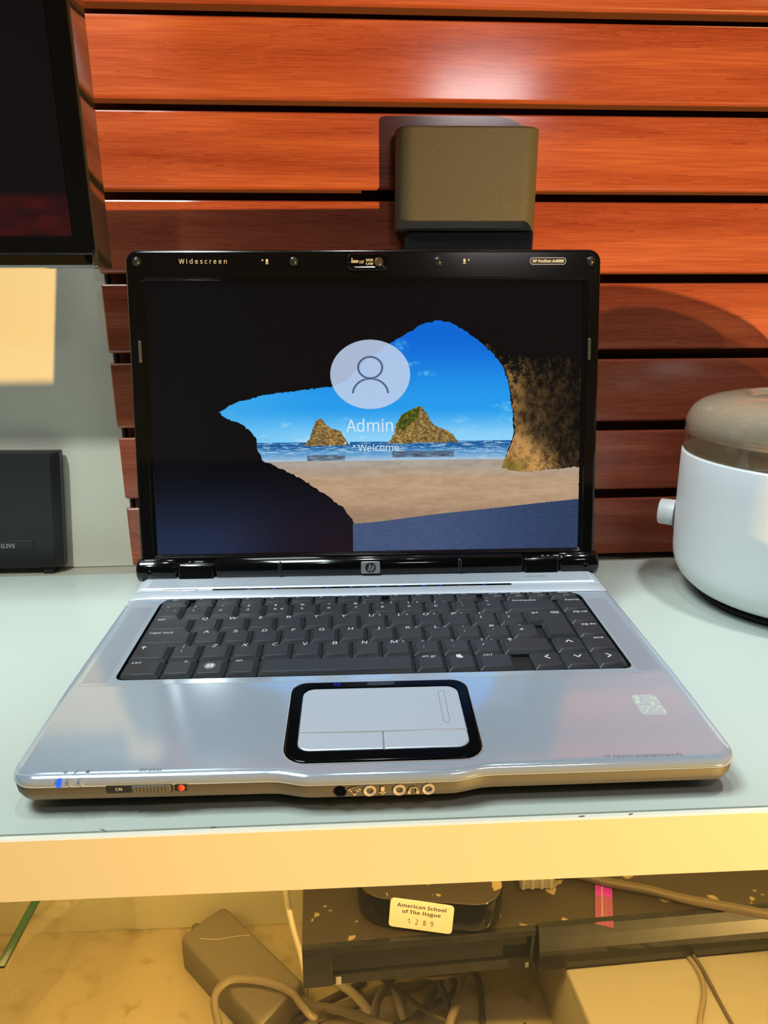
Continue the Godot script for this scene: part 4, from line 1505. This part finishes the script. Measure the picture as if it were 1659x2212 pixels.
func egg_cooker() -> void:
	var at := Vector3(349, 0, -238)
	var o := thing("egg_cooker", "round white egg cooker with smoky clear lid on the right of the counter", "cooker", at)
	var s := begin()
	lathe(s, [Vector2(69, 0), Vector2(70.5, 1), Vector2(71.5, 3), Vector2(70, 4.2), Vector2(67.5, 4.6), Vector2(67.5, 13), Vector2(60, 13)], Transform3D.IDENTITY, 64, [4])
	var b := done(s, "base_ring", M.black_matte, o)
	for i in 72:
		var t := Transform3D(Basis(Vector3.UP, TAU * i / 72), Vector3.ZERO)
		s = begin()
		box(s, 66.5, 70.3, 4.3, 13, -0.5, 0.5, 0.0, t)
		done(s, "vent_rib", M.black_matte, b)
	s = begin()
	lathe(s, [Vector2(66, 8.5), Vector2(74, 8.0), Vector2(78, 10), Vector2(82.5, 13.8), Vector2(87, 18.5), Vector2(90.2, 24), Vector2(92.4, 31), Vector2(93.3, 38), Vector2(94.1, 55), Vector2(94.7, 75), Vector2(95.1, 100), Vector2(95.3, 120), Vector2(95.0, 121.4), Vector2(93.6, 121.8), Vector2(92.6, 120), Vector2(92.4, 112), Vector2(60, 110), Vector2(0.1, 110)], Transform3D.IDENTITY, 72, [13])
	done(s, "body", M.white_plastic, o)
	s = begin()
	lathe(s, [Vector2(85, 110.5), Vector2(86.5, 119), Vector2(80, 121.5), Vector2(50, 119), Vector2(0.1, 119)], Transform3D.IDENTITY, 48)
	done(s, "egg_tray", mat(lin(0.55, 0.50, 0.38), 0.5), o)
	s = begin()
	lathe(s, [Vector2(93.8, 121.9), Vector2(94.6, 123), Vector2(94.7, 136.2)], Transform3D.IDENTITY, 72)
	done(s, "lid_band", M.clear_band, o)
	s = begin()
	lathe(s, [Vector2(93.4, 136), Vector2(94.9, 136.4), Vector2(94.6, 146), Vector2(93.0, 151.6), Vector2(89.6, 157), Vector2(84.4, 161.2), Vector2(76, 164.6), Vector2(64, 167.4), Vector2(54, 168.6), Vector2(50, 168.2), Vector2(48.5, 166)], Transform3D.IDENTITY, 72)
	var l := done(s, "lid", M.smoky, o)
	s = begin()
	lathe(s, [Vector2(48.5, 160), Vector2(30, 160), Vector2(0.1, 160)], Transform3D.IDENTITY, 48)
	done(s, "lid_well", mat(lin(0.10, 0.09, 0.08), 0.3), l)
	s = begin()
	lathe(s, [Vector2(36, 160.5), Vector2(35, 163), Vector2(24, 170), Vector2(14, 173), Vector2(0.1, 173.6)], Transform3D.IDENTITY, 40)
	done(s, "lid_handle", M.white_plastic, l)
	# dial on the side that faces the laptop
	var side := Transform3D(Basis(Vector3.UP, -0.58) * Basis(Vector3.BACK, PI / 2), Vector3(-80.4, 61.5, -50.4) * 0.985)
	s = begin()
	lathe(s, [Vector2(13.5, -3), Vector2(13.5, 1.2), Vector2(11.2, 1.4)], side, 40)
	done(s, "dial_gap", mat(lin(0.15, 0.15, 0.15), 0.6), o)
	s = begin()
	lathe(s, [Vector2(11.4, -4), Vector2(11.2, 13), Vector2(10.4, 14.2), Vector2(9, 14.7), Vector2(0.1, 14.7)], side, 40, [3])
	done(s, "dial", M.white_plastic, o)


# ------------------------------------------------------------------ things in the showcase
func showcase_things() -> void:
	# slim black computer case, right end farther back
	var turn := Basis(Vector3.UP, 0.0553)
	var t := thing("media_computer", "flat black slim computer case with empty drive slot and brown dusty top", "computer", Vector3(-48.3, -182, -56.0))
	t.basis = turn
	var s := begin()
	box(s, 0, 430, 0.5, 31.6, -86, -3, 0.6)
	done(s, "case_body", M.brown_case, t)
	s = begin()   # left bezel with the drive slot: four bars round an opening
	box(s, 0, 150.2, 26.4, 32, -3.4, 0.6, 0.4)
	box(s, 0, 18.5, 0, 26.4, -3.4, 0.6, 0.4)
	box(s, 18.5, 148, 0.0, 8.0, -3.4, -0.4, 0.4)
	box(s, 147.4, 150.2, 4, 26.4, -3.4, 0.6, 0.4)
	done(s, "front_bezel", M.black_scuffed, t)
	s = begin()
	box(s, 18.5, 147.4, 8.0, 26.4, -2.95, -2.8, 0)
	done(s, "drive_slot", M.black_void, t)
	s = begin()
	var sec := [Vector2(-3.4, 0), Vector2(2.6, 0), Vector2(4.4, 2), Vector2(5.4, 8), Vector2(5.0, 18), Vector2(3.2, 27), Vector2(0.5, 32.6), Vector2(-1.5, 33.2), Vector2(-3.4, 33.2)]
	var rings := []
	for x in [151.6, 430.0]:
		var ring := PackedVector3Array()
		for i in range(sec.size()):
			ring.append(Vector3(x, sec[i].y, sec[i].x))
		rings.append(ring)
	loft(s, rings, true, true, [GROUP_FLAT])
	done(s, "front_door", M.black_scuffed, t)
	s = begin()
	box(s, 20.5, 24, 0.4, 6.5, -1.2, 0.2, 0.3)
	box(s, 144.6, 147.0, 0.2, 4.0, -1.2, 0.4, 0.3)
	done(s, "clip", M.badge, t)
	s = begin()
	box(s, 165, 430, 31.5, 31.9, -36.5, -35.4, 0, Transform3D(Basis(Vector3.UP, 0.06), Vector3(8, 0, 8)))
	done(s, "top_seam", M.black_void, t)

	# small rounded black box with asset tag
	var b := thing("set_top_box", "glossy black rounded box with asset sticker on the brown computer case", "box", Vector3(38, -150.1, -113))
	b.basis = Basis(Vector3.UP, -0.13)
	var up := Transform3D(Basis(Vector3.RIGHT, Vector3(0, 0, -1), Vector3.UP), Vector3.ZERO)
	s = begin()
	loft(s, [lift(rr(0, 0, 90, 90, 17, 8), up, 0), lift(rr(0, 0, 95, 95, 20, 8), up, 1.2), lift(rr(0, 0, 96, 96, 20, 8), up, 4), lift(rr(0, 0, 96, 96, 20, 8), up, 21.5), lift(rr(0, 0, 95, 95, 19.5, 8), up, 23.2)], true, false, [1, 1, 1, 1])
	done(s, "shell", M.black_gloss, b)
	s = begin()
	plate(s, up, 0, 0, 95, 95, 19.5, 22.8, 23.6, 0.4, 8)
	done(s, "top_plate", M.brown_case, b)
	var st := Transform3D(Basis(Vector3.RIGHT, -0.12) * Basis(Vector3.BACK, -0.07), Vector3(-4.5, 13.2, 48.9))
	s = begin()
	plate(s, st, 0, 0, 40.5, 20.5, 2.4, -0.3, 0.25, 0.15)
	var sticker := done(s, "asset_sticker", mat(lin(0.66, 0.60, 0.50), 0.4), b)
	s = begin()
	text(s, "American School", 2.5, at2(st, 0, 6.1, 0.27), 0.0, sans_bold, 1.12)
	text(s, "of The Hague", 2.5, at2(st, 0, 1.9, 0.27), 0.0, sans_bold, 1.12)
	text(s, "1 2 8 9", 3.6, at2(st, 0, -4.7, 0.27), 0.0, mono, 0.8)
	frame2(s, st, 0, -4.9, 33.5, 6.6, 0.2, 0.3, 0.2, 0.3)
	done(s, "sticker_print", M.print_black, sticker, false)

	# purple tag lying on the case
	var p := thing("ribbon_tag", "narrow purple printed paper tag lying on the brown computer case", "tag", Vector3(152.6, -149.7, -84))
	p.basis = Basis(Vector3.UP, -0.32)
	s = begin()
	plate(s, up, 0, 0, 11.4, 42, 0.8, 0, 0.5, 0.1)
	done(s, "tag_strip", mat(lin(0.24, 0.05, 0.13), 0.4), p)
	s = begin()
	plate(s, up, 0, 7.5, 11.0, 9, 0.2, 0.45, 0.56)
	done(s, "bright_band", mat(lin(0.42, 0.02, 0.40), 0.35), p)
	s = begin()
	var rows := Transform3D(up.basis * Basis(Vector3.BACK, PI / 2), Vector3(0, 0.6, 0))
	for k in 26:
		box(s, -18 + k * 1.3, -17.2 + k * 1.3, 0.6, 1.6, -0.05, 0.05, 0, rows)
		if k % 2 == 0:
			box(s, -18 + k * 0.7, -17.5 + k * 0.7, -1.6, -1.2, -0.05, 0.05, 0, rows)
	done(s, "tag_print", mat(lin(0.45, 0.30, 0.32), 0.5), p)

	# grey plug and brown cable on top of the case
	var v := thing("cable_plug", "grey metal video plug on the computer case near the counter edge", "plug", Vector3(112, -149.8, -99))
	s = begin()
	box(s, -14, 10, 0, 12, -12, 4, 1)
	done(s, "shell", mat(lin(0.35, 0.33, 0.28), 0.4), v)
	for k in 4:
		s = begin()
		box(s, -13 + k * 6.4, -10.6 + k * 6.4, 1, 13, 3.5, 5.2, 0.4)
		done(s, "grip_rib", mat(lin(0.40, 0.38, 0.32), 0.4), v)
	cable("cable", "thick brown cable bent across the top of the computer case", [Vector3(124, -146.4, -104), Vector3(138, -146.4, -104), Vector3(161, -146.4, -95), Vector3(184, -146.4, -88), Vector3(206, -146.4, -79.5), Vector3(226, -145.4, -72.5), Vector3(250, -143.6, -63), Vector3(275, -146, -59)], 3.1, M.cord_dark)

	# big white box under the case
	var w := thing("storage_box", "large white flat box under the right of the black computer", "box", Vector3(128, -250, -20))
	w.basis = Basis(Vector3.UP, 0.10)
	s = begin()
	box(s, 0, 230, 0, 59.6, -126, 12, 1.2)
	done(s, "box_body", mat(lin(0.34, 0.31, 0.22), 0.45), w)
	s = begin()
	box(s, -0.8, 231, 59.2, 67.6, -126.8, 12.8, 1.6)
	done(s, "box_lid", mat(lin(0.36, 0.33, 0.235), 0.45), w)
	cable("cable", "grey cable curving over the big white box lid", [Vector3(205, -181.2, -70), Vector3(207, -181.2, -64), Vector3(208, -181.2, -53), Vector3(204, -181.2, -40), Vector3(193, -181.2, -23), Vector3(189, -181.2, -12)], 1.5, M.cord_grey)
	cable("cable", "thin straight dark cable on the big white box lid", [Vector3(209, -178.8, -66), Vector3(211, -180.3, -55), Vector3(211.5, -181.4, -38), Vector3(212, -181.4, -19), Vector3(213, -181.4, -11)], 1.1, M.cord_dark)

	# power adapter on the floor board
	var a := thing("power_adapter", "grey-brown laptop power adapter brick lying on the showcase floor", "adapter", Vector3(-100.5, -250, -113.5))
	a.basis = Basis(Vector3.UP, -0.79)
	s = begin()
	loft(s, [lift(rr(0, 0, 96, 40, 4, 4), up, 0), lift(rr(0, 0, 98, 41, 5, 4), up, 2), lift(rr(0, 0, 98, 41, 5, 4), up, 14.5), lift(rr(0, 0, 97.4, 40.4, 5, 4), up, 15), lift(rr(0, 0, 98, 41, 5, 4), up, 15.5), lift(rr(0, 0, 97.6, 40.6, 5, 4), up, 25.5), lift(rr(0, 0, 95.6, 38.6, 4.6, 4), up, 27.6), lift(rr(0, 0, 93, 36, 3.6, 4), up, 28)], true, true, [1, 1, 2, 3, 1, 1, 1])
	done(s, "brick", M.adapter, a)
	s = begin()
	tube(s, [Vector3(-48, 14, 0), Vector3(-56, 13, 0), Vector3(-62, 10, -1)], 3.6, 10)
	done(s, "cord_boot", M.adapter, a)
	s = begin()
	tube(s, [Vector3(-36, 28.1, 10), Vector3(-26, 28.2, 2), Vector3(-17, 28.2, -10), Vector3(-11, 28.1, -17)], 0.35, 5, 4, 0.4)
	var scr := done(s, "scratch", mat(lin(0.62, 0.55, 0.36), 0.6), a)
	scr.set_meta("label", "pale scratch across the top")

	# loose cables on the floor board
	var g := "tangled cables on the showcase floor"
	cable("cable", "thick dark cable looping over the power adapter's front end", [Vector3(-38, -238, -80), Vector3(-45, -224, -70), Vector3(-52, -216, -72), Vector3(-60, -214, -80), Vector3(-74, -214, -87), Vector3(-93, -214, -91), Vector3(-104, -214, -90), Vector3(-111, -215, -83), Vector3(-111, -219, -75), Vector3(-106, -230, -67), Vector3(-98, -240, -60), Vector3(-88, -246, -52)], 2.6, M.cord_grey, g)
	cable("cable", "dark cable lying flat in front of the power adapter", [Vector3(-136, -247, -83), Vector3(-111, -247, -80), Vector3(-88, -247, -79), Vector3(-66, -247, -83), Vector3(-52, -247, -88), Vector3(-44, -247, -95), Vector3(-28, -247, -103), Vector3(-9, -247, -113)], 2.4, M.cord_dark, g)
	cable("cable", "long grey-brown cable sagging from the loop towards the lower frame edge", [Vector3(-58, -236, -95), Vector3(-52, -236, -91), Vector3(-45, -236, -86), Vector3(-38, -236, -85), Vector3(-25, -236, -82), Vector3(-10, -237, -77), Vector3(4, -238, -72), Vector3(16, -240, -66)], 3.0, M.cord_grey, g)
	cable("cable", "pale cream cable slanting down from the case's left corner", [Vector3(-34, -240, -112), Vector3(-30, -240, -107), Vector3(-18, -240, -98), Vector3(-8, -240, -86), Vector3(-4, -241, -78), Vector3(-1, -242, -68)], 3.1, M.cord_white, g)
	cable("cable", "thick grey cable running flat from lower left to upper right under the slot", [Vector3(-44, -246.5, -86), Vector3(-28, -246.5, -92), Vector3(-9, -246.5, -99), Vector3(3, -246.5, -105), Vector3(29, -246.5, -107), Vector3(40, -246.5, -115)], 3.3, M.cord_grey, g)
	cable("cable", "thick pale grey cable bending down below the drive slot", [Vector3(12, -238, -110), Vector3(5, -238, -99), Vector3(-1, -238, -89), Vector3(-3, -238, -77), Vector3(-3, -239, -66)], 3.1, M.cord_grey, g)
	cable("cable", "pale cream upright cable below the middle of the drive slot", [Vector3(11, -245, -113), Vector3(13, -245, -102), Vector3(16, -245, -87), Vector3(18, -245, -78), Vector3(18, -245, -68)], 2.7, M.cord_white, g)
	cable("cable", "thin twin-core cable slanting to the lower right", [Vector3(-5, -230, -106), Vector3(7, -230, -97), Vector3(19, -231, -88), Vector3(32, -232, -77), Vector3(52, -234, -66), Vector3(62, -236, -58)], 1.6, M.cord_dark, g)
	cable("cable", "thick dark cable curling down and left below the slot's right end", [Vector3(51, -239, -117), Vector3(47, -239, -107), Vector3(39, -240, -94), Vector3(32, -241, -84), Vector3(22, -243, -77), Vector3(8, -244, -74)], 3.1, M.cord_dark, g)
	cable("cable", "dark cable crossing to the right below the slot's right end", [Vector3(42, -234, -110), Vector3(44, -234, -101), Vector3(48, -234, -85), Vector3(51, -235, -73), Vector3(54, -236, -62)], 2.5, M.cord_dark, g)
	cable("cable", "thick grey cable leaning left, right of the cable tangle", [Vector3(67, -228, -110), Vector3(63, -228, -101), Vector3(56, -228, -82), Vector3(49, -229, -68), Vector3(45, -230, -58)], 3.0, M.cord_grey, g)
	cable("cable", "single dark cable hanging straight at the right end of the tangle", [Vector3(70, -246.5, -123), Vector3(74, -246.5, -116), Vector3(75.5, -246.5, -101), Vector3(73, -246.5, -78), Vector3(71, -246.5, -66)], 2.1, M.cord_dark, g)
	cable("cable", "thin pale cable arching just under the computer's lower edge", [Vector3(22, -225, -98), Vector3(28, -222, -95), Vector3(37, -221, -92), Vector3(48, -221, -92), Vector3(59, -222, -95), Vector3(66, -224, -100)], 1.5, M.cord_grey, g)
	cable("cable", "dark cable curled into a half ring behind the thick cables", [Vector3(46, -246.5, -122), Vector3(54, -246.5, -116), Vector3(57.5, -246.5, -108), Vector3(54, -246.5, -99), Vector3(44, -246.5, -94), Vector3(32, -246.5, -89)], 2.3, M.cord_dark, g)
	cable("cable", "white cord hanging down between adapter and computer case", [Vector3(-66, -110, -128), Vector3(-66, -150, -122), Vector3(-64, -172, -116), Vector3(-60, -192, -110), Vector3(-55, -209, -104), Vector3(-52, -226, -98), Vector3(-52, -247.6, -96)], 2.2, M.cord_white)
	cable("cable", "short dark cable end standing on the floor right of the tangle", [Vector3(96, -246.8, -66), Vector3(100, -246, -70), Vector3(103, -244, -73)], 2.6, M.cord_dark)


func cable(called: String, label: String, pts: Array, radius: float, m: Material, group := "") -> void:
	var s := begin()
	tube(s, pts, radius, 10, 7)
	tag(done(s, called, m, self), label, "cable", group)
